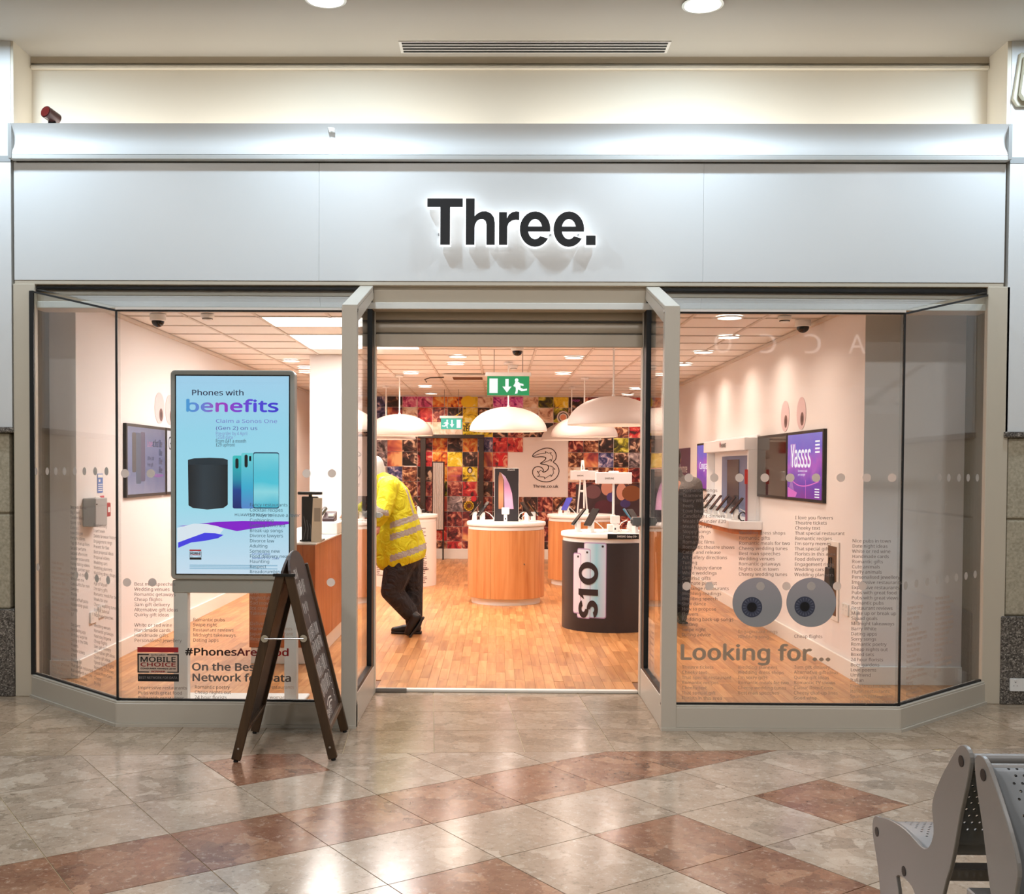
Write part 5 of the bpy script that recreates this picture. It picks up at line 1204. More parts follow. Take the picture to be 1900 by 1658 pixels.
# =================================================================== DISPLAY PODS
def pod(cx, cy, r_, label, style, seams=6, a_off=0):
    t = thing('display_pod', label, 'counter', (cx, cy, .015), 0, 'round display pods')
    H = .955
    if style == 'wood':
        MB().lathe([(0, 0), (r_ * .90, 0), (r_ * .90, .085), (0, .085)], 48).build('plinth', WHITE, t, smooth=40)
        MB().lathe([(r_ - .03, .085), (r_ - .03, H - .085)], 48).build('core', BLACK, t, smooth=40)
        for k in range(seams):
            a0, a1 = 2 * math.pi * k / seams + a_off + .004, 2 * math.pi * (k + 1) / seams + a_off - .004
            mb = MB(); n = 12; P = [(math.cos(a0 + (a1 - a0) * i / n), math.sin(a0 + (a1 - a0) * i / n)) for i in range(n + 1)]
            mb.prism([(x * r_, y * r_, .075) for x, y in P] + [(x * (r_ - .018), y * (r_ - .018), .075) for x, y in reversed(P)], (0, 0, H - .165)).build('wood_panel', BEECH, t, smooth=40)
        MB().tube([(r_ * math.cos(-1.1), r_ * math.sin(-1.1), .48), ((r_ + .004) * math.cos(-1.1), (r_ + .004) * math.sin(-1.1), .48)], .008, 8).build('lock', STEEL, t)
    else:
        wrapm = {'black': mat('black_wrap', C(46, 40, 42), .4), 'white': mat('white_wrap', C(236, 226, 220), .5)}[style]
        MB().lathe([(0, 0), (r_, 0), (r_, H - .09), (0, H - .09)], 64).build('wrap', wrapm, t, smooth=40)
    MB().lathe([(0, H - .088), (r_ * .985, H - .088), (r_ * .985, H - .052), (r_ * .965, H - .050), (r_ * .965, H - .044), (0, H - .044)], 64).build('top_ring', WHITE, t, smooth=30)
    MB().lathe([(0, H - .044), (r_ * 1.02, H - .044), (r_ * 1.03, H - .036), (r_ * 1.03, H - .010), (r_ * 1.02, H), (0, H)], 64).build('top', WHITE, t, smooth=30)
    return t
rP = .455
pc, pb, pf, ptx = gp(939, 1126), gp(1137, 1177), gp(1082, 1090), gp(742, 1092)
podC = pod(pc.x, pc.y + rP * .92, rP, 'round wood-clad display pod with white top in the middle of the shop', 'wood', 3, R(-114))
podF = pod(pf.x, pf.y + rP * .92, rP, 'round wood-clad display pod behind the black one', 'wood', 3, R(-80))
podB = pod(pb.x, pb.y + rP, rP + .01, 'round display pod wrapped in a black phone advert', 'black')
podT = pod(ptx.x, ptx.y + rP, rP, 'round white display pod covered in small print behind the man', 'white')
ZT = .015 + .955
def on_pod(c, r_):                               # print wrapped round a pod: (arc length, height) -> point
    def f(u, v_, o_):
        a = -math.pi / 2 + u / r_; return Vector((c.x + (r_ + o_) * math.cos(a), c.y + (r_ + o_) * math.sin(a), v_))
    return f
def wrap(name, polys, f, m, parent, off, step=.03):
    if not isinstance(polys[0][0], (list, tuple)): polys = [polys]
    mb = MB(); uv = []
    for P in polys:
        lo, hi = min(p[0] for p in P), max(p[0] for p in P); n = max(1, int((hi - lo) / step + .99))
        for k in range(n):
            a, b = lo + (hi - lo) * k / n, lo + (hi - lo) * (k + 1) / n
            Q = clip(clip(P, (a, 9), (a, -9)), (b, -9), (b, 9))
            if len(Q) >= 3: mb.add([f(x, y, off) for x, y in Q], [tuple(range(len(Q)))]); uv += Q
    o = mb.build(name, m, parent, True, fix=False); set_uv(o, uv); return o
cB = podB.location; fB = on_pod(cB, rP + .01)
wx = lambda px: (px - 1137) * .0052; wz = lambda py: .015 + (1177 - py) * .00516
def sph(px0, py0, px1, py1, r_=.02): return rrect(wx(px0), wz(py1), wx(px1), wz(py0), r_, 4)
GR = m_print_grad('s10_gradient', [(0, C(240, 214, 226)), (.4, C(226, 226, 238)), (.75, C(150, 206, 226)), (1, C(206, 214, 236))], 0, wx(1050), wx(1124), .3)
RIM = mat('s10_rim', C(176, 150, 190), .3); INK = mat('s10_ink', C(46, 38, 42), .4)
for x0, y0, x1, y1, o_ in ((1080, 1008, 1124, 1150, .001), (1065, 1020, 1094, 1152, .0022), (1055, 1029, 1074, 1144, .0034)):
    wrap('pictured_phone_rim', sph(x0, y0, x1, y1), fB, RIM, podB, o_); wrap('pictured_phone', sph(x0 + .8, y0 + 2, x1 - 1.2, y1 - 2), fB, GR, podB, o_ + .0005)
    wrap('pictured_lens', rrect(wx(x1 - 9), wz(y0 + 9), wx(x1 - 5), wz(y0 + 5), .006, 3), fB, INK, podB, o_ + .001)
def arc(cx, cy, rx, ry, t, a0, a1, n=14):
    o = [(cx + rx * math.cos(R(a0 + (a1 - a0) * k / n)), cy + ry * math.sin(R(a0 + (a1 - a0) * k / n))) for k in range(n + 1)]
    i = [(cx + (rx - t) * math.cos(R(a0 + (a1 - a0) * k / n)), cy + (ry - t * .8) * math.sin(R(a0 + (a1 - a0) * k / n))) for k in range(n + 1)]
    return [[o[k], o[k + 1], i[k + 1], i[k]] for k in range(n)]
# "S10" set sideways, reading upwards: page x runs up the pod
def sideways(Q): return [[(wx(1109) - y * 1.1, wz(1153) + x * 1.42) for x, y in P] for P in Q]
S = []
hgt, tk = .19, .042
S += arc(.07, hgt - .052, .062, .052, tk, 20, 270) + arc(.07, .052, .062, .052, tk, -160, 90)
S += [[(.165, 0), (.165 + tk, 0), (.165 + tk, hgt), (.165, hgt)], [(.135, hgt - .062), (.167, hgt - .045), (.167, hgt), (.15, hgt - .03)]]
S += arc(.315, hgt / 2, .078, hgt / 2, tk, 0, 360, 28)
for Q in (S[:28], S[28:30], S[30:]): wrap('model_letter', sideways(Q), fB, INK, podB, .0055, .02)
MB().box(cB.x - .06, cB.x + .24, cB.y - rP - .030, cB.y - rP - .012, ZT - .045, ZT + .004).build('brand_bar', BLACK, podB, True, bev=.002)
text('brand_name', 'SAMSUNG  Galaxy S10+', FRONT(0, cB.y - rP - .030, 0), cB.x + .03, ZT - .028, .03, WHITE, podB, .012, w=.19, off=.0008)
# small print round the white pod
cT = podT.location; fT = on_pod(cT, rP)
for k, (u, z1, n) in enumerate(((-.36, .80, 26), (-.20, .42, 12), (-.05, .80, 24), (.11, .80, 30), (.27, .80, 30))):
    q = []
    for i in range(n):
        if i in (5, 6, 12, 13) and k > 1: continue
        q.append(rect(u, z1 - .025 * i - .010, u + random.uniform(.05, .13), z1 - .025 * i))
    wrap('small_print', q, fT, mat('fine_print', C(120, 100, 96), .6), podT, .001)
text('pod_lettering', 'Looking for...', None, -.28, .50, .12, BLACKTXT, podT, .02, w=.62, h=.09, warp=fT, off=.002)
text('pod_lettering', 'unlimited data', None, .02, .235, .05, BLACKTXT, podT, .012, w=.40, h=.035, warp=fT, off=.002)
wrap('red_mark', [rect(.20, .66, .235, .70), rect(.20, .36, .25, .44)], fT, mat('print_red', C(196, 60, 56), .5), podT, .0015)

# phones standing on the pods
def ring(c, lst, grp, where):
    for k, (kind, ang, rr, lb) in enumerate(lst):
        a = R(ang); phone_at(kind, (c.x + rr * math.cos(a), c.y + rr * math.sin(a), ZT), a + R(90), lb + ' ' + where, grp)
ring(podC.location, [('b', 200, .30, 'black phone on a stand at the left front'), ('b', 172, .38, 'black phone on a stand at the left back'), ('b', -25, .27, 'black phone on a stand at the right front'), ('b', 12, .33, 'black phone on a stand at the right back')], 'phones on the middle pod', 'of the middle pod')
ring(podF.location, [('b', 190, .30, 'dark phone tilted on a stand at the left'), ('u', 228, .33, 'blue phone tilted on a stand at the front left')], 'phones on the rear pod', 'of the rear wood pod')
ring(podB.location, [('b', 190, .32, 'black phone on a stand at the far left'), ('b', 222, .26, 'black phone on a stand at the near left'), ('t', -15, .22, 'teal-screened phone on a stand at the right'), ('b', -45, .33, 'black phone on a stand at the right front')], 'phones on the black pod', 'of the black-wrapped pod')
ring(podT.location, [('b', -20, .24, 'black phone on a stand at the right'), ('b', -60, .22, 'black phone on a stand at the front')], 'phones on the printed pod', 'of the white printed pod')
# poster board on the middle pod
c = podC.location
t = thing('poster_board', 'black upright phone poster standing on the middle pod', 'poster', (c.x, c.y, ZT))
pw0, pw1 = at(918, 900, c.y - .02).x, at(962, 900, c.y - .02).x; ph1 = at(940, 868, c.y - .02).z
MB().box(pw0 - .006, pw1 + .006, c.y - .02, c.y, ZT, ph1).build('board', mat('poster_edge', C(196, 186, 180), .5), t, True, bev=.002)
FP = FRONT(0, c.y - .0205, 0); pq = lambda px, py: (lambda p: (p.x, p.z))(at(px, py, c.y - .021))
flat('poster_print', rect(pw0, ZT + .002, pw1, ph1 - .006), FP, mat('poster_black', C(46, 42, 46), .35), t, .0003)
flat('poster_phone', [pq(*p) for p in [(925, 944), (925, 884), (927, 875), (931, 878), (934, 886), (934, 944)]], FP, m_print_grad('poster_gold', [(0, C(90, 60, 40)), (.5, C(220, 150, 110)), (1, C(120, 90, 80))], 1, ZT, ph1), t, .0008)
flat('poster_phone', [pq(*p) for p in [(930, 877), (938, 884), (945, 898), (950, 915), (953, 944), (936, 944), (935, 890)]], FP, m_print_grad('poster_violet', [(0, C(200, 140, 180)), (.4, C(220, 170, 200)), (.7, C(180, 130, 170)), (1, C(206, 190, 214))], 1, ZT, ph1), t, .0011)
x, z = pq(942, 873); text('poster_text', 'iPhone XS', FP, x, z, .03, WHITE, t, 0, w=.085, off=.001)
# little pedestals
for px, pod_, lb in ((938, podC, 'small white pedestal in front of the poster on the middle pod'), (1141, podB, 'white pedestal block in the middle of the black-wrapped pod')):
    x = at(px, 940, pod_.location.y - .2).x; y = pod_.location.y - .22
    t = thing('pedestal', lb, 'stand', (x, y, ZT), 0, 'white product pedestals')
    MB().box(x - .02, x + .02, y - .02, y + .02, ZT, ZT + .09).build('post', WHITE, t, True, bev=.004)
    MB().box(x - .045, x + .045, y - .03, y + .03, ZT + .09, ZT + .17).build('head', WHITE, t, True, bev=.01, seg=2)
    MB().box(x - .006, x + .006, y - .0215, y - .0195, ZT + .03, ZT + .05).build('button', BLACK, t, True)
# brand boards on poles above two pods
for pod_, x0, x1, y0, y1, lb, m in ((podB, 1105, 1172, 876, 897, 'white brand board on a pole above the black-wrapped pod', NW), (podF, 1058, 1110, 873, 890, 'white brand board on a pole above the rear wood pod', NW)):
    D = pod_.location.y + .05; a, b = at(x0, y1, D), at(x1, y0, D); xm = (a.x + b.x) / 2
    t = thing('brand_board', lb, 'sign', (xm, D, ZT), 0, 'brand boards on the pods')
    MB().box(a.x, b.x, D - .04, D + .04, a.z, b.z).build('board', m, t, True, bev=.008, seg=2)
    MB().tube([(xm, D, ZT), (xm, D, a.z + .01)], .012, 12).build('pole', WHITE, t, True, smooth=60)
    MB().box(xm - .06, xm + .06, D - .05, D + .05, ZT, ZT + .07).build('base', WHITE, t, True, bev=.01, seg=2)
    MB().box(xm - .05, xm + .05, D - .03, D + .03, b.z, b.z + .012).build('cap', WHITE, t, True, bev=.004)
    text('brand_name', 'SAMSUNG', FRONT(0, D - .04, 0), a.x + .09, (a.z + b.z) / 2 - .012, .03, mat('brand_grey', C(60, 56, 60), .5), t, .012, w=.09, off=.001)
t = thing('a_shaped_stand', 'slim white A-shaped stand on the rear pod', 'stand', (at(1082, 880, podF.location.y).x, podF.location.y + .2, ZT))
ax = at(1081, 880, podF.location.y + .2)
for s_ in (-1, 1): MB().beam((ax.x + s_ * .07, ax.y, ZT), (ax.x + s_ * .008, ax.y, ax.z + .20), .02, .03, up=(0, 1, 0)).build('leg', WHITE, t, True, bev=.003)
MB().box(ax.x - .03, ax.x + .03, ax.y - .01, ax.y + .01, ZT + .30, ZT + .33).build('crossbar', WHITE, t, True)

# =================================================================== DOME PENDANTS
SHADE = mat('pendant_shade', C(206, 192, 184), .5); SHADE_IN = mat('pendant_inside', C(250, 242, 232), .6)
def pendant():
    t = thing('pendant_lamp', 'x', 'lamp', (0, 0, 0), 0, 'large white dome pendants')
    prof_ = [(.46 * math.cos(R(a)) ** .93 if a < 88 else .02, .275 * math.sin(R(a)) ** 1.12) for a in (0, 8, 16, 24, 32, 40, 48, 56, 64, 72, 80, 88)]
    MB().lathe([(.455, -.014), (.46, -.012)] + prof_ + [(.03, .275)], 48).build('shade', SHADE, t, smooth=50, fix=False)
    MB().lathe([(r_ * .985, z_ - .006) for r_, z_ in [(.455, -.008)] + prof_], 48).build('shade_inside', SHADE_IN, t, smooth=50, fix=False)
    MB().lathe([(0, .295), (.014, .295), (.02, .268)], 16).build('neck', WHITE, t, smooth=40)
    MB().lathe([(.0001, .02), (.045, .03), (.06, .07), (.04, .12), (.025, .17), (.025, .24)], 16).build('bulb', m_glow('bulb_glow', (1, .88, .74), 3), t, smooth=60)
    MB().tube([(0, 0, .3), (0, 0, ZS - 2.045)], .009, 8).build('stem', WHITE, t)
    MB().lathe([(0, ZS - 2.08), (.05, ZS - 2.075), (.055, ZS - 2.055), (0, ZS - 2.055)], 16).build('ceiling_rose', WHITE, t, smooth=40)
    return t
pl = pendant()
spots = [(943, 797, podC.location.y, 'white dome pendant over the middle pod, below the exit sign'), (1138, 785, podB.location.y, 'largest white dome pendant, over the black-wrapped pod'), (741, 806, podT.location.y, 'white dome pendant at the left of the doorway over the printed pod'),
         (1084, 808, podF.location.y + .0, 'white dome pendant half hidden behind the largest one'), (1060, 815, 16.6, 'white dome pendant farthest back on the right, lowest in view'), (716, 813, 16.6, 'white dome pendant farthest back on the left, cut by the door frame')]
for k, (px, py, D, lb) in enumerate(spots):
    o = pl if k == 0 else copy_tree(pl); o.location = (at(px, py, D).x, D, 2.05); o['label'] = lb
    area_light('pendant_bulb', (at(px, py, D).x, D, 2.10), .14, 16, SHOP_WARM)

# =================================================================== CEILING FITTINGS IN THE SHOP
def dome_cam(px, py, label):
    p = gp(px, py, ZS); t = thing('dome_camera', label, 'camera', (p.x, p.y, ZS))
    MB().lathe([(0, 0), (.065, 0), (.065, -.05), (.058, -.055), (0, -.055)], 24).build('housing', WHITE, t, smooth=40)
    MB().lathe([(.052, -.054)] + [(.052 * math.cos(R(a)), -.056 - .05 * math.sin(R(a))) for a in range(0, 91, 15)], 24).build('dome', BLACK_G, t, smooth=60)
dome_cam(960, 641, 'dome camera on the shop ceiling above the exit sign')
dome_cam(293, 583, 'dark dome camera at the front of the ceiling near the left wall')
dome_cam(1490, 594, 'dark dome camera at the front of the ceiling near the right wall')
for px, py, lb in ((385, 583, 'small smoke detector near the front left of the shop ceiling'), (1456, 587, 'small smoke detector near the front right of the shop ceiling'), (953, 678, 'small smoke detector just above the green exit sign')):
    p = gp(px, py, ZS); t = thing('smoke_detector', lb, 'detector', (p.x, p.y, ZS), 0, 'ceiling detectors')
    MB().lathe([(0, 0), (.055, 0), (.055, -.02), (.04, -.035), (.03, -.05), (0, -.05)], 20).build('body', WHITE, t, smooth=40)
    MB().lathe([(.041, -.034), (.043, -.034), (.043, -.04), (.041, -.04)], 20).build('vent_ring', BLACK, t)
def exit_sign(px0, py0, px1, py1, D, label, mirror=False, es=.8):
    a, b = at(px0, py1, D), at(px1, py0, D); w_, h_ = b.x - a.x, b.z - a.z
    t = thing('exit_sign', label, 'sign', ((a.x + b.x) / 2, D, a.z))
    f_ = frame((a.x, D, a.z), (1, 0, 0), (0, 0, 1))
    flat('panel', rect(0, 0, w_, h_), f_, m_glow('exit_green_%d' % px0, C(20, 160, 96) if not mirror else C(60, 200, 170), es), t, -.012, thick=.012)
    MB().box(a.x - .02, b.x + .02, D - .03, D + .03, b.z, b.z + .04).build('lamp_housing', WHITE, t, True, bev=.004)
    for x in (a.x + w_ * .16, a.x + w_ * .84): MB().tube([(x, D, b.z + .03), (x, D, ZS)], .004, 6).build('hanger', STEEL, t, True)
    k = h_; X = (lambda u: w_ - u * w_) if mirror else (lambda u: u * w_)
    Wm = m_glow('exit_white', (.95, 1, .97), .95)
    pg = lambda P: [(X(u), v_ * h_) for u, v_ in P]
    flat('pictogram_door', pg(rect(.05, .12, .25, .88)), f_, Wm, t, .0008)
    flat('pictogram_arrow', pg([(.43, .86), (.51, .86), (.51, .46), (.58, .46), (.47, .14), (.36, .46), (.43, .46)]), f_, Wm, t, .0008)
    man = [ell(.70, .80, .045, .095, 12), [(.66, .72), (.76, .70), (.80, .42), (.74, .34), (.67, .42)], [(.74, .66), (.86, .60), (.87, .50), (.84, .50), (.74, .55)], [(.76, .42), (.86, .34), (.95, .36), (.95, .26), (.82, .22), (.72, .32)], [(.68, .42), (.74, .36), (.72, .10), (.66, .08), (.68, .26)], [(.67, .68), (.62, .50), (.65, .44), (.70, .58)]]
    for P in man: flat('pictogram_runner', pg(P), f_, Wm, t, .0008)
exit_sign(904, 698, 982, 733, 11.4, 'green running man exit sign hanging near the shop entrance')
exit_sign(818, 776, 857, 796, 17.2, 'small pale green exit sign hanging at the back of the shop', True, .9)
p = gp(868, 697, ZS)
t = thing('air_conditioner', 'brown-grilled ceiling cassette left of the exit sign', 'vent', (p.x, p.y, ZS))
MB().box(p.x - .32, p.x + .32, p.y - .32, p.y + .32, ZS - .034, ZS - .003).build('cassette', WHITE_M, t, True, bev=.008)
MB().box(p.x - .2, p.x + .2, p.y - .2, p.y + .2, ZS - .036, ZS - .029).build('grille', mat('grille_brown', C(150, 104, 76), .6), t, True)
for k in range(5): MB().box(p.x - .2, p.x + .2, p.y - .18 + .085 * k, p.y - .17 + .085 * k, ZS - .04, ZS - .035).build('louvre', mat('louvre', C(110, 76, 56), .6), t, True)
MB().tube([(p.x - .32, p.y - .1, ZS - .03), (p.x - .5, p.y - .1, ZS - .035), (p.x - .58, p.y - .1, ZS - .06), (p.x - .55, p.y - .1, ZS - .10)], .008, 6).build('cable', BLACK, t, True)

# =================================================================== WHITE COLUMN AND CASH DESK
struct('wall_column', MB().box(-2.09, -1.42, 12.0, 12.6, .0, ZS + .03), SHOPWALL, 'square white column behind the cash desk', 'column')
XD_0, XD_1, YD0, YD1 = -1.985, -1.455, 8.61, 11.2
desk = thing('cash_desk', 'wood-fronted cash desk with thick white top behind the poster stand', 'desk', ((XD_0 + XD_1) / 2, YD0, .015))
MB().box(XD_0 + .01, XD_1 - .01, YD0 + .01, YD1, .015, .15).build('plinth', WHITE, desk, True, bev=.003)
xm = at(609, 1100, YD0).x
MB().box(XD_0, XD_1 - .10, YD0, YD0 + .02, .15, .975).build('front_panel', BEECH2, desk, True, bev=.002)
MB().box(XD_1 - .098, XD_1, YD0, YD0 + .02, .15, .975).build('front_panel', BEECH2, desk, True, bev=.002)
for k in range(3):
    a = YD0 + .022 + k * (YD1 - YD0 - .02) / 3; MB().box(XD_1 - .02, XD_1, a, a + (YD1 - YD0 - .02) / 3 - .004, .15, .975).build('side_panel', BEECH2, desk, True, bev=.002)
MB().box(XD_0, XD_0 + .02, YD0 + .02, YD1, .15, .975).build('side_panel', BEECH2, desk, True)
MB().box(-1.62, XD_1 + .01, 9.75, YD1, .992, 1.10).build('worktop', WHITE, desk, True, bev=.006)
MB().box(XD_0 - .01, XD_1 + .01, YD0 - .01, YD1, .976, .992).build('lower_top', WHITE, desk, True, bev=.003)
t = thing('till_terminal', 'black till terminal seen from behind on the desk', 'computer', (at(577, 950, 8.85).x, 8.9, .992))
x = at(576, 950, 8.8).x
MB().box(x - .07, x + .06, 8.78, 8.84, 1.0, 1.36).build('rear_casing', BLACK, t, True, bev=.006)
MB().box(x - .03, x + .03, 8.84, 8.92, .992, 1.15).build('neck', BLACK, t, True)
MB().box(x - .09, x + .09, 8.80, 9.0, .992, 1.004).build('base', BLACK, t, True, bev=.004)
MB().box(x - .10, x + .10, 8.76, 8.80, 1.375, 1.40).build('scanner_bar', BLACK, t, True, bev=.008, seg=2)
MB().box(x - .012, x + .012, 8.785, 8.82, 1.35, 1.38).build('bar_mount', BLACK, t, True)
for k in range(4): MB().tube([(x - .05 + .025 * k, 8.775, 1.20 - .03 * k), (x - .03 + .02 * k, 8.765, 1.10), (x - .05 + .03 * k, 8.77, 1.01)], .004, 6).build('cable', mat('grey_cable', C(90, 90, 92), .5), t, True)
x = at(588, 950, 8.72).x
t = thing('leaflet', 'tall pale leaflet leaning on the till', 'leaflet', (x, 8.72, .992))
MB().prism([(x - .04, 8.68, .993), (x + .045, 8.68, .993), (x + .04, 8.735, 1.35), (x - .035, 8.735, 1.35)], (0, .004, 0)).build('sheet', mat('leaflet_cream', C(232, 214, 186), .6), t, True)
MB().prism([(x - .02, 8.7045, 1.16), (x + .03, 8.7045, 1.16), (x + .028, 8.721, 1.27), (x - .022, 8.721, 1.27)], (0, .002, 0)).build('picture', mat('leaflet_pic', C(176, 160, 140), .6), t, True)
p_ = at(611, 960, 10.0)
t = thing('desk_phone', 'dark desk telephone on the raised white worktop', 'telephone', (p_.x, 10.0, 1.10))
MB().prism([(p_.x - .05, 9.90, 1.10), (p_.x - .05, 10.08, 1.10), (p_.x - .05, 10.08, 1.19), (p_.x - .05, 9.90, 1.13)], (.11, 0, 0)).build('body', mat('phone_maroon', C(60, 34, 38), .4), t, True, bev=.005)
MB().tube([(p_.x - .06, 9.92, 1.17), (p_.x - .04, 9.99, 1.215), (p_.x - .045, 10.06, 1.21)], .02, 10).build('handset', BLACK, t, True, smooth=60)
MB().box(p_.x + .0, p_.x + .05, 9.93, 10.0, 1.145, 1.17).build('keypad', WHITE_M, t, True)
p_ = at(631, 955, 10.3)
t = thing('card_holder', 'small clear white card holder at the end of the worktop', 'holder', (p_.x, 10.3, 1.10))
MB().prism([(p_.x - .03, 10.3, 1.10), (p_.x - .03, 10.36, 1.10), (p_.x - .03, 10.35, 1.25)], (.05, 0, 0)).build('wedge', WHITE, t, True, bev=.002)
MB().box(p_.x - .03, p_.x + .02, 10.285, 10.3, 1.10, 1.13).build('lip', WHITE_M, t, True)

# recess with a bag low in the right wall, and sockets
t = thing('wall_recess', 'open dark hatch low in the right wall', 'hatch', (XR, 8.65, .2))
MB().box(XR - .012, XR, 8.50, 8.80, .40, 1.03).build('surround', SKIRT, t, True, bev=.003)
MB().box(XR - .014, XR - .011, 8.54, 8.76, .44, .99).build('opening', mat('hatch_dark', C(110, 78, 54), .8), t, True)
t = thing('handbag', 'dark handbag hanging in the open hatch', 'bag', (XR - .03, 8.65, .70))
MB().prism([(XR - .015, 8.57, .66), (XR - .015, 8.73, .66), (XR - .015, 8.71, .82), (XR - .015, 8.59, .82)], (-.04, 0, 0)).build('body', mat('bag_black', C(34, 32, 38), .5), t, True, bev=.01, seg=2)
MB().tube([(XR - .03, 8.61, .81), (XR - .03, 8.63, .90), (XR - .03, 8.67, .90), (XR - .03, 8.69, .81)], .006, 8).build('handle', MATS['bag_black'], t, True)
socket('wall_socket', frame((XR - .001, 8.33, .525), (0, -1, 0), (0, 0, 1)), .15, .09, 'white double socket low on the right wall, left one of two')
socket('wall_socket', frame((XR - .001, 8.14, .51), (0, -1, 0), (0, 0, 1)), .15, .09, 'white double socket low on the right wall, right one of two')
t = thing('wall_poster', 'small purple poster at the far end of the right wall', 'poster', (XR, 15.4, 1.6))
fQ = frame((XR - .001, 15.6, 1.6), (0, -1, 0), (0, 0, 1))
flat('sheet', rect(-.5, -.3, .5, .3), fQ, mat('poster_plum', C(96, 60, 90), .5), t, 0, thick=.006); text('poster_text', 'bonne', fQ, -.3, -.05, .1, WHITE, t, .02, w=.6, h=.12, off=.008)

# door handles on the posts
p_ = at(703, 955, 7.66)
t = thing('door_stop', 'small white catch on the left door post', 'handle', (p_.x, 7.66, p_.z), 0)
MB().box(-.856, -.825, 7.63, 7.67, p_.z - .02, p_.z + .02).build('plate', WHITE, t, True, bev=.004); MB().box(-.825, -.81, 7.64, 7.66, p_.z - .01, p_.z + .01).build('latch', WHITE_M, t, True, bev=.003)
p_ = at(1180, 967, 7.62)
t = thing('door_catch', 'square grey catch on the right door post', 'handle', (p_.x, 7.62, p_.z), 0)
MB().box(.955, 1.012, 7.58, 7.66, p_.z - .03, p_.z + .03).build('plate', mat('catch_grey', C(150, 146, 142), .4), t, True, bev=.004); MB().box(.945, .956, 7.60, 7.64, p_.z - .015, p_.z + .015).build('latch', STEEL, t, True, bev=.003)

# =================================================================== PEOPLE
def blob(name, caps, mats, parent, voxel=.012, smooth=8, pick=None):
    """one continuous surface grown from tapered limbs: caps = (p0, r0, p1, r1)"""
    bm = bmesh.new()
    for p0, ra, p1, rb in caps:
        b2 = bmesh.new(); vs2 = []
        for p, r_ in ((Vector(p0), ra), (Vector(p1), rb)):
            g = bmesh.ops.create_icosphere(b2, subdivisions=2, radius=r_)
            for x in g['verts']: x.co += p
        bmesh.ops.delete(b2, geom=[f for f in b2.faces], context='FACES_ONLY'); bmesh.ops.delete(b2, geom=[e for e in b2.edges], context='EDGES_FACES')
        h = bmesh.ops.convex_hull(b2, input=b2.verts)
        me = bpy.data.meshes.new('tmp'); b2.to_mesh(me); b2.free(); bm.from_mesh(me); bpy.data.meshes.remove(me)
    me = bpy.data.meshes.new(name); bm.to_mesh(me); bm.free()
    o = bpy.data.objects.new(name, me); COL.objects.link(o)
    rm = o.modifiers.new('r', 'REMESH'); rm.mode = 'VOXEL'; rm.voxel_size = voxel
    sm_ = o.modifiers.new('s', 'SMOOTH'); sm_.factor = .5; sm_.iterations = smooth
    dg = bpy.context.evaluated_depsgraph_get(); me2 = bpy.data.meshes.new_from_object(o.evaluated_get(dg)); me2.name = name
    COL.objects.unlink(o); bpy.data.objects.remove(o)
    me2.materials.clear()
    for m in mats: me2.materials.append(m)
    me2.polygons.foreach_set('use_smooth', [True] * len(me2.polygons))
    if pick: me2.polygons.foreach_set('material_index', [pick(p.center) for p in me2.polygons])
    o2 = bpy.data.objects.new(name, me2); put(o2, parent, True); return o2
def cloth(name, col, rough=.8, wr=.35, sc=14):
    m = mat(name, col, rough); nt, nd, ln, b = nodes_of(m)
    g = nd.new('ShaderNodeNewGeometry'); n = nd.new('ShaderNodeTexNoise'); n.inputs['Scale'].default_value = sc; n.inputs['Detail'].default_value = 3; n.inputs['Distortion'].default_value = 1.5
    ln.new(g.outputs['Position'], n.inputs['Vector']); bp = nd.new('ShaderNodeBump'); bp.inputs['Strength'].default_value = wr; bp.inputs['Distance'].default_value = .05
    ln.new(n.outputs['Fac'], bp.inputs['Height']); ln.new(bp.outputs[0], b.inputs['Normal']); return m
SKIN = mat('skin', C(196, 140, 116), .55); HAIRG = mat('grey_hair', C(196, 190, 184), .8)
HIVIS = cloth('hi_vis_yellow', C(212, 206, 22), .7, .9, 7); TAPE = cloth('reflective_tape', C(168, 160, 152), .45); TROUS = cloth('black_trousers', C(40, 38, 42), .8, .9, 8); BOOT = mat('black_leather', C(26, 22, 20), .45)
D0 = 10.15
M = lambda px, py, dd=0: at(px, py, D0 + dd)
man = thing('person', 'person in a yellow high-visibility jacket and black trousers leaning behind the left door post', 'person', (gp(750, 1182).x, D0, .015))
zf = .015
# body: legs, torso, arms and head in one skin
hipN, hipF = M(745, 1040, -.09), M(757, 1040, .10)
kneeN, kneeF = M(727, 1096, -.10), M(766, 1098, .10)
ankN, ankF = M(763, 1145, -.04), M(768, 1150, .11)
ankF.z = zf + .10
chest, neck = M(727, 925, .0), M(708, 890, .0)
head = M(693, 873, .02)
shN, shF = M(722, 905, -.19), M(722, 905, .20)
elN, wrN = M(710, 950, -.33), M(702, 972, -.31)
elF, wrF = M(676, 945, .22), M(657, 953, .12)
body_caps = [(hipN, .095, kneeN, .062), (kneeN, .060, ankN, .042), (hipF, .095, kneeF, .062), (kneeF, .060, ankF, .042), (hipN, .11, hipF, .11), ((hipN + hipF) / 2 + Vector((0, 0, .03)), .13, chest, .14), (shN, .07, shF, .07), (chest, .12, neck, .06), (neck, .052, head, .055),
             (head + Vector((.0, 0, .03)), .088, head + Vector((-.035, 0, -.05)), .062), (head + Vector((-.085, 0, -.005)), .016, head + Vector((-.09, 0, -.025)), .018), (head + Vector((.01, -.085, -.0)), .02, head + Vector((.0, -.09, -.03)), .014),
             (shN, .06, elN, .046), (elN, .044, wrN, .03), (shF, .06, elF, .046), (elF, .044, wrF, .03)]
bodym = blob('body', body_caps, [SKIN], man, .014, 5)
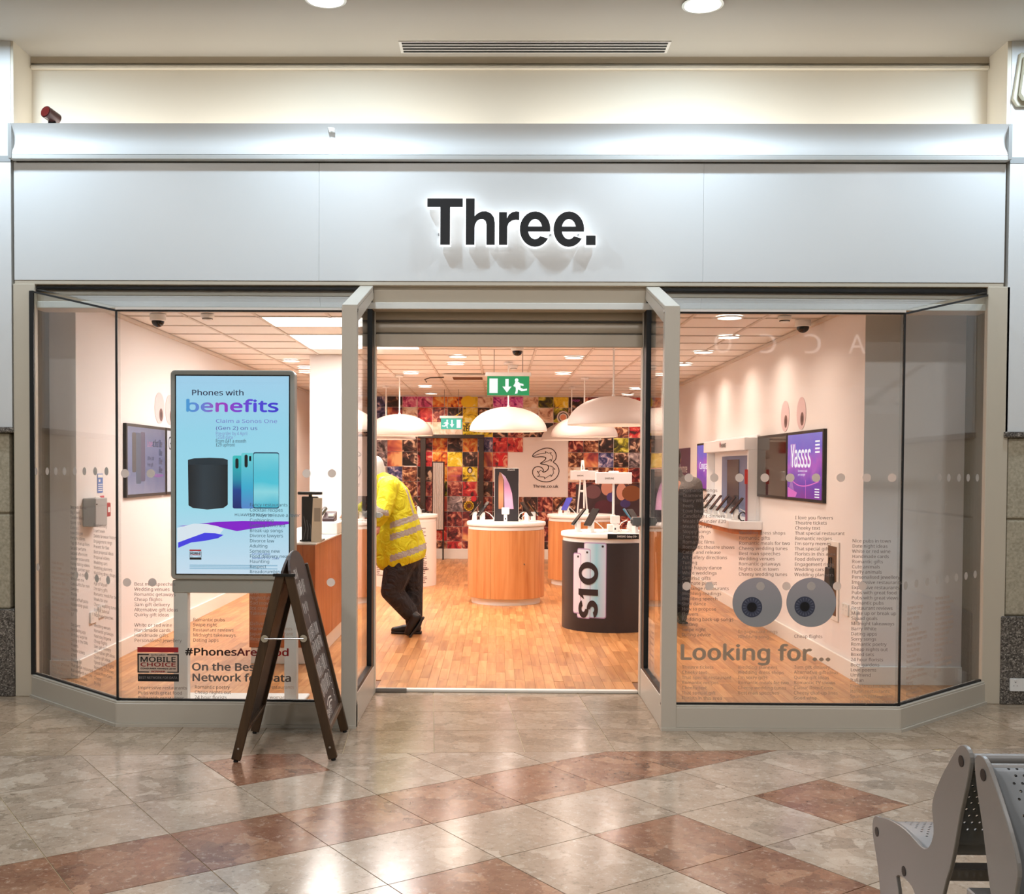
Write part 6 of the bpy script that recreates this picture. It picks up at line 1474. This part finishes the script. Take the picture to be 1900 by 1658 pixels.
def hand(wr, fw, down, name, parent):
    fw, down = Vector(fw).normalized(), Vector(down).normalized(); sd_ = fw.cross(down).normalized()
    caps = [(wr, .026, wr + fw * .05, .03), (wr + fw * .02 + sd_ * .015, .022, wr + fw * .07 + sd_ * .026, .016), (wr + fw * .02 - sd_ * .015, .022, wr + fw * .07 - sd_ * .026, .016)]
    for k, (o_, L_) in enumerate(((-.03, .062), (-.01, .075), (.011, .070), (.031, .055))):
        a = wr + fw * .075 + sd_ * o_; b = a + fw * L_ * .5 + down * L_ * .18; c = b + fw * L_ * .28 + down * L_ * .42
        caps += [(a, .0095, b, .009), (b, .009, c, .0078)]
    a = wr + fw * .03 - sd_ * .032; b = a + fw * .03 - sd_ * .022 + down * .01; c = b + fw * .026 + down * .014
    caps += [(a, .013, b, .0105), (b, .0105, c, .009)]
    return blob(name, caps, [SKIN], parent, .0055, 3)
hand(wrN + Vector((-.005, 0, -.02)), (-.25, -.1, -1), (-1, 0, -.2), 'hand', bodym)
hand(wrF, (-1, -.2, 0.05), (0, 0, -1), 'hand', bodym)
blob('hair', [(head + Vector((.012, 0, .045)), .092, head + Vector((.045, 0, -.02)), .075), (head + Vector((-.03, 0, .075)), .06, head + Vector((.02, 0, .07)), .075)], [HAIRG], bodym, .014, 3)
for s_ in (-1, 1): MB().lathe([(.0001, -.012), (.009, -.008), (.012, 0), (.009, .008), (.0001, .012)], 10, tuple(head + Vector((-.078, s_ * .032, .008)))).build('eye', mat('eye_ink', C(40, 30, 26), .2), bodym, True, smooth=60)
# trousers
blob('trousers', [(hipN + Vector((0, 0, .04)), .16, kneeN, .108), (kneeN, .108, ankN + Vector((-.02, 0, .05)), .085), (hipF + Vector((0, 0, .04)), .155, kneeF, .10), (kneeF, .10, ankF + Vector((0, 0, .02)), .085), (hipN + Vector((0, 0, .05)), .16, hipF + Vector((0, 0, .05)), .16)], [TROUS], man, .013, 3)
# jacket: flared, leaning to the left, hem lower at the front
hem0, hem1 = M(742, 1030, -.06), M(757, 1018, .10)
mid0, mid1 = M(738, 975, -.07), M(744, 970, .10)
jc = [(hem0, .20, mid0, .185), (hem1, .185, mid1, .18), (mid0, .185, M(728, 925, -.08), .165), (mid1, .18, M(730, 922, .10), .165), (hem0, .20, hem1, .185), (M(728, 925, -.08), .165, M(722, 905, -.12), .12), (M(730, 922, .1), .165, M(722, 905, .14), .12), (shN, .095, shF, .095), (M(724, 905, 0), .12, M(708, 889, 0), .078),
      (shN, .095, elN, .08), (elN, .08, wrN + Vector((.0, 0, .03)), .062), (shF, .095, elF, .078), (elF, .078, wrF + Vector((.03, 0, .01)), .06),
      (M(716, 1040, -.08), .10, M(712, 985, -.10), .12)]
zhem = lambda p: at(700, 1061, D0).z + (p.x - at(700, 1061, D0).x) * (at(790, 1034, D0).z - at(700, 1061, D0).z) / (at(790, 1034, D0).x - at(700, 1061, D0).x)
axis_b, axis_t = M(748, 1035), M(722, 900)
def stripe(p):
    d = (axis_t - axis_b); d.y = 0; q = Vector(p) - axis_b; t_ = (q.x * d.x + q.z * d.z) / d.length
    t_ -= (q.x) * .12
    if p[0] < elN.x + .06 and p[2] < shN.z - .12 and p[1] < D0 - .12:            # near sleeve
        return 1 if abs((Vector(p) - elN).dot((wrN - elN).normalized()) + .02) < .024 else 0
    if any(abs(t_ - c) < .028 for c in (.045, .235, .345)): return 1
    if abs(p[1] - (D0 - .10)) < .028 and p[2] > at(735, 960, D0).z: return 1        # over the shoulders
    return 0
jk = blob('jacket', jc, [HIVIS, TAPE], man, .011, 3)
bm = bmesh.new(); bm.from_mesh(jk.data)                                          # cut a clean hem
pa, pb_ = at(700, 1061, D0), at(790, 1034, D0); dn = (pb_ - pa); dn.y = 0; nn = Vector((-dn.z, 0, dn.x)).normalized()
bmesh.ops.bisect_plane(bm, geom=list(bm.verts) + list(bm.edges) + list(bm.faces), plane_co=pa, plane_no=nn, clear_inner=True)
cpt = wrN + (elN - wrN).normalized() * .0
bm.to_mesh(jk.data); bm.free()
jk.data.polygons.foreach_set('material_index', [stripe(p.center) for p in jk.data.polygons]); jk.data.polygons.foreach_set('use_smooth', [True] * len(jk.data.polygons))
so = jk.modifiers.new('cloth_thickness', 'SOLIDIFY'); so.thickness = .012; so.offset = -1
# boots: far foot flat pointing left, near foot on its toe with the sole showing
fF = ankF.copy(); fF.z = zf
b1 = blob('boot', [(fF + Vector((.03, 0, .05)), .045, fF + Vector((-.10, 0, .045)), .042), (fF + Vector((-.10, 0, .04)), .042, fF + Vector((-.19, -.005, .034)), .032), (fF + Vector((.01, 0, .05)), .05, fF + Vector((0, 0, .16)), .055)], [BOOT], man, .009, 4)
MB().prism([(fF.x + .075, fF.y - .045, zf), (fF.x + .075, fF.y + .045, zf), (fF.x - .15, fF.y + .05, zf), (fF.x - .215, fF.y + .02, zf), (fF.x - .215, fF.y - .03, zf), (fF.x - .15, fF.y - .05, zf)], (0, 0, .022)).build('sole', mat('boot_sole', C(36, 30, 26), .7), b1, True, bev=.004)
toe = M(757, 1177, -.10); toe.z = zf + .045; heel = M(777, 1145, -.08)
b2 = blob('boot', [(toe, .036, (toe + heel) / 2 + Vector((-.015, 0, 0)), .045), ((toe + heel) / 2 + Vector((-.015, 0, 0)), .045, heel + Vector((-.02, 0, 0)), .046), (heel + Vector((-.035, 0, 0)), .05, ankN + Vector((-.005, 0, .05)), .055)], [BOOT], man, .009, 4)
dv = (heel - toe).normalized(); nv = Vector((dv.z, 0, -dv.x)); yv = Vector((0, 1, 0))
MB().prism([toe - dv * .03 + nv * .03 - yv * .03, toe - dv * .03 + nv * .03 + yv * .03, toe + dv * .10 + nv * .035 + yv * .045, heel + dv * .03 + nv * .028 + yv * .036, heel + dv * .03 + nv * .028 - yv * .036, toe + dv * .10 + nv * .035 - yv * .045], nv * .02).build('sole', MATS['boot_sole'], b2, True, bev=.004)

# customer in a dark coat behind the right door post
D1 = 11.1
Wm_ = lambda px, py, dd=0: at(px, py, D1 + dd)
cus = thing('person', 'person in a dark padded jacket standing behind the right door post', 'person', (at(1250, 1150, D1).x, D1, .015))
cx_ = at(1250, 1150, D1).x
V3 = lambda x, y, z_: Vector((cx_ + x, D1 + y, z_))
hd = V3(-.03, .03, 1.70)
cb = blob('body', [(V3(-.09, 0, .92), .09, V3(-.09, 0, .50), .06), (V3(-.09, 0, .50), .056, V3(-.09, .02, .10), .042), (V3(.09, 0, .92), .09, V3(.09, 0, .5), .06), (V3(.09, 0, .5), .056, V3(.09, .02, .10), .042), (V3(-.09, 0, .95), .1, V3(.09, 0, .95), .1), (V3(0, 0, .95), .12, V3(0, 0, 1.38), .14), (V3(-.17, 0, 1.45), .06, V3(.17, 0, 1.45), .06), (V3(0, 0, 1.42), .08, V3(-.01, .01, 1.58), .05),
                    (hd + Vector((0, 0, .03)), .088, hd + Vector((-.01, .04, -.05)), .06), (hd + Vector((0, .09, -.01)), .016, hd + Vector((0, .095, -.03)), .017), (hd + Vector((.085, 0, 0)), .018, hd + Vector((.085, 0, -.03)), .012), (hd + Vector((-.085, 0, 0)), .018, hd + Vector((-.085, 0, -.03)), .012), (V3(.19, 0, 1.42), .055, V3(.22, .0, 1.15), .045), (V3(.22, 0, 1.15), .043, V3(.16, .16, 1.0), .03), (V3(-.19, 0, 1.42), .055, V3(-.22, 0, 1.15), .045), (V3(-.22, 0, 1.15), .043, V3(-.16, .16, 1.0), .03)], [SKIN], cus, .014, 5)
hand(V3(.16, .16, 1.0), (-.2, 1, -.1), (0, 0, -1), 'hand', cb); hand(V3(-.16, .16, 1.0), (.2, 1, -.1), (0, 0, -1), 'hand', cb)
blob('hair', [(hd + Vector((0, -.015, .05)), .094, hd + Vector((0, -.045, -.03)), .08)], [mat('brown_hair', C(60, 42, 32), .8)], cb, .014, 3)
for s_ in (-1, 1): MB().lathe([(.0001, -.012), (.009, -.008), (.012, 0), (.009, .008), (.0001, .012)], 10, tuple(hd + Vector((s_ * .032, .08, .008)))).build('eye', MATS['eye_ink'], cb, True, smooth=60)
COAT = cloth('dark_coat', C(44, 38, 40), .6, .5, 9); YOKE = cloth('grey_yoke', C(112, 104, 100), .7)
blob('trousers', [(V3(-.09, 0, .96), .115, V3(-.09, 0, .5), .085), (V3(-.09, 0, .5), .085, V3(-.09, .01, .13), .07), (V3(.09, 0, .96), .115, V3(.09, 0, .5), .085), (V3(.09, 0, .5), .085, V3(.09, .01, .13), .07), (V3(-.08, 0, .98), .12, V3(.08, 0, .98), .12)], [TROUS], cus, .013, 4)
blob('jacket', [(V3(-.09, 0, .86), .16, V3(-.08, 0, 1.35), .16), (V3(.09, 0, .86), .16, V3(.08, 0, 1.35), .16), (V3(-.18, 0, 1.44), .085, V3(.18, 0, 1.44), .085), (V3(-.06, 0, 1.46), .09, V3(.06, 0, 1.46), .09), (V3(0, 0, 1.46), .09, V3(-.005, 0, 1.56), .08), (V3(.19, 0, 1.43), .095, V3(.215, .0, 1.16), .085), (V3(.215, 0, 1.16), .085, V3(.17, .13, 1.02), .06), (V3(-.19, 0, 1.43), .095, V3(-.215, 0, 1.16), .085), (V3(-.215, 0, 1.16), .085, V3(-.17, .13, 1.02), .06)], [COAT, YOKE], cus, .012, 5, lambda p: 1 if p[2] > 1.40 else 0)
for x in (-.09, .09):
    b1 = blob('boot', [(V3(x, -.02, .07), .045, V3(x, .16, .05), .04), (V3(x, 0, .08), .05, V3(x, 0, .16), .055)], [BOOT], cus, .010, 4)
    MB().box(cx_ + x - .045, cx_ + x + .045, D1 - .07, D1 + .20, .015, .035).build('sole', MATS['boot_sole'], b1, True, bev=.006)

# =================================================================== ACROSS THE CONCOURSE (behind the viewer, seen only as reflections)
opp = struct('wall_opposite', MB().box(-9, 9, -6.2, -6.0, 0, 2.6).box(-9, 9, -6.4, -5.9, 3.1, ZC), mat('opposite_wall', C(150, 140, 126), .6), 'shopfront across the concourse, seen only as a reflection', 'wall')
yO = -5.895; Dv = 2 * 6.60 - yO
pA = at(1627, 655, Dv)
osn = thing('opposite_sign', 'pale lit letters of the shop across the concourse, mirrored in the right window', 'sign', (pA.x, yO, pA.z))
fo = frame((pA.x, yO, pA.z), (-1, 0, 0), (0, 0, 1))
for k, ch in enumerate('ACCO'):
    text('letter', ch, fo, .79 * k, 0, .4, m_glow('opposite_letters', (1, .98, .95), 2.4), osn, .004, w=.30, h=.34, off=.01)
MB().box(pA.x - 2.8, pA.x + .4, yO - .03, yO - .004, pA.z - .06, pA.z + .42).build('back_board', mat('opposite_board', C(60, 56, 54), .6), osn, True)

# paper notice taped inside the right door glass
t = thing('paper_notice', 'white paper notice taped low on the right door-side glass', 'notice', (1.048, 7.27, .2))
fq = frame((1.034, 7.27, .40), (0, 1, 0), (0, 0, 1))
MB().box(1.0475, 1.0485, 7.12, 7.42, .225, .58).build('sheet', WHITE_M, t, True)
for k in range(6): MB().box(1.0466, 1.0474, 7.16, 7.38 - .03 * (k % 3), .50 - .04 * k, .512 - .04 * k).build('print_line', mat('notice_print', C(120, 124, 136), .6), t, True)
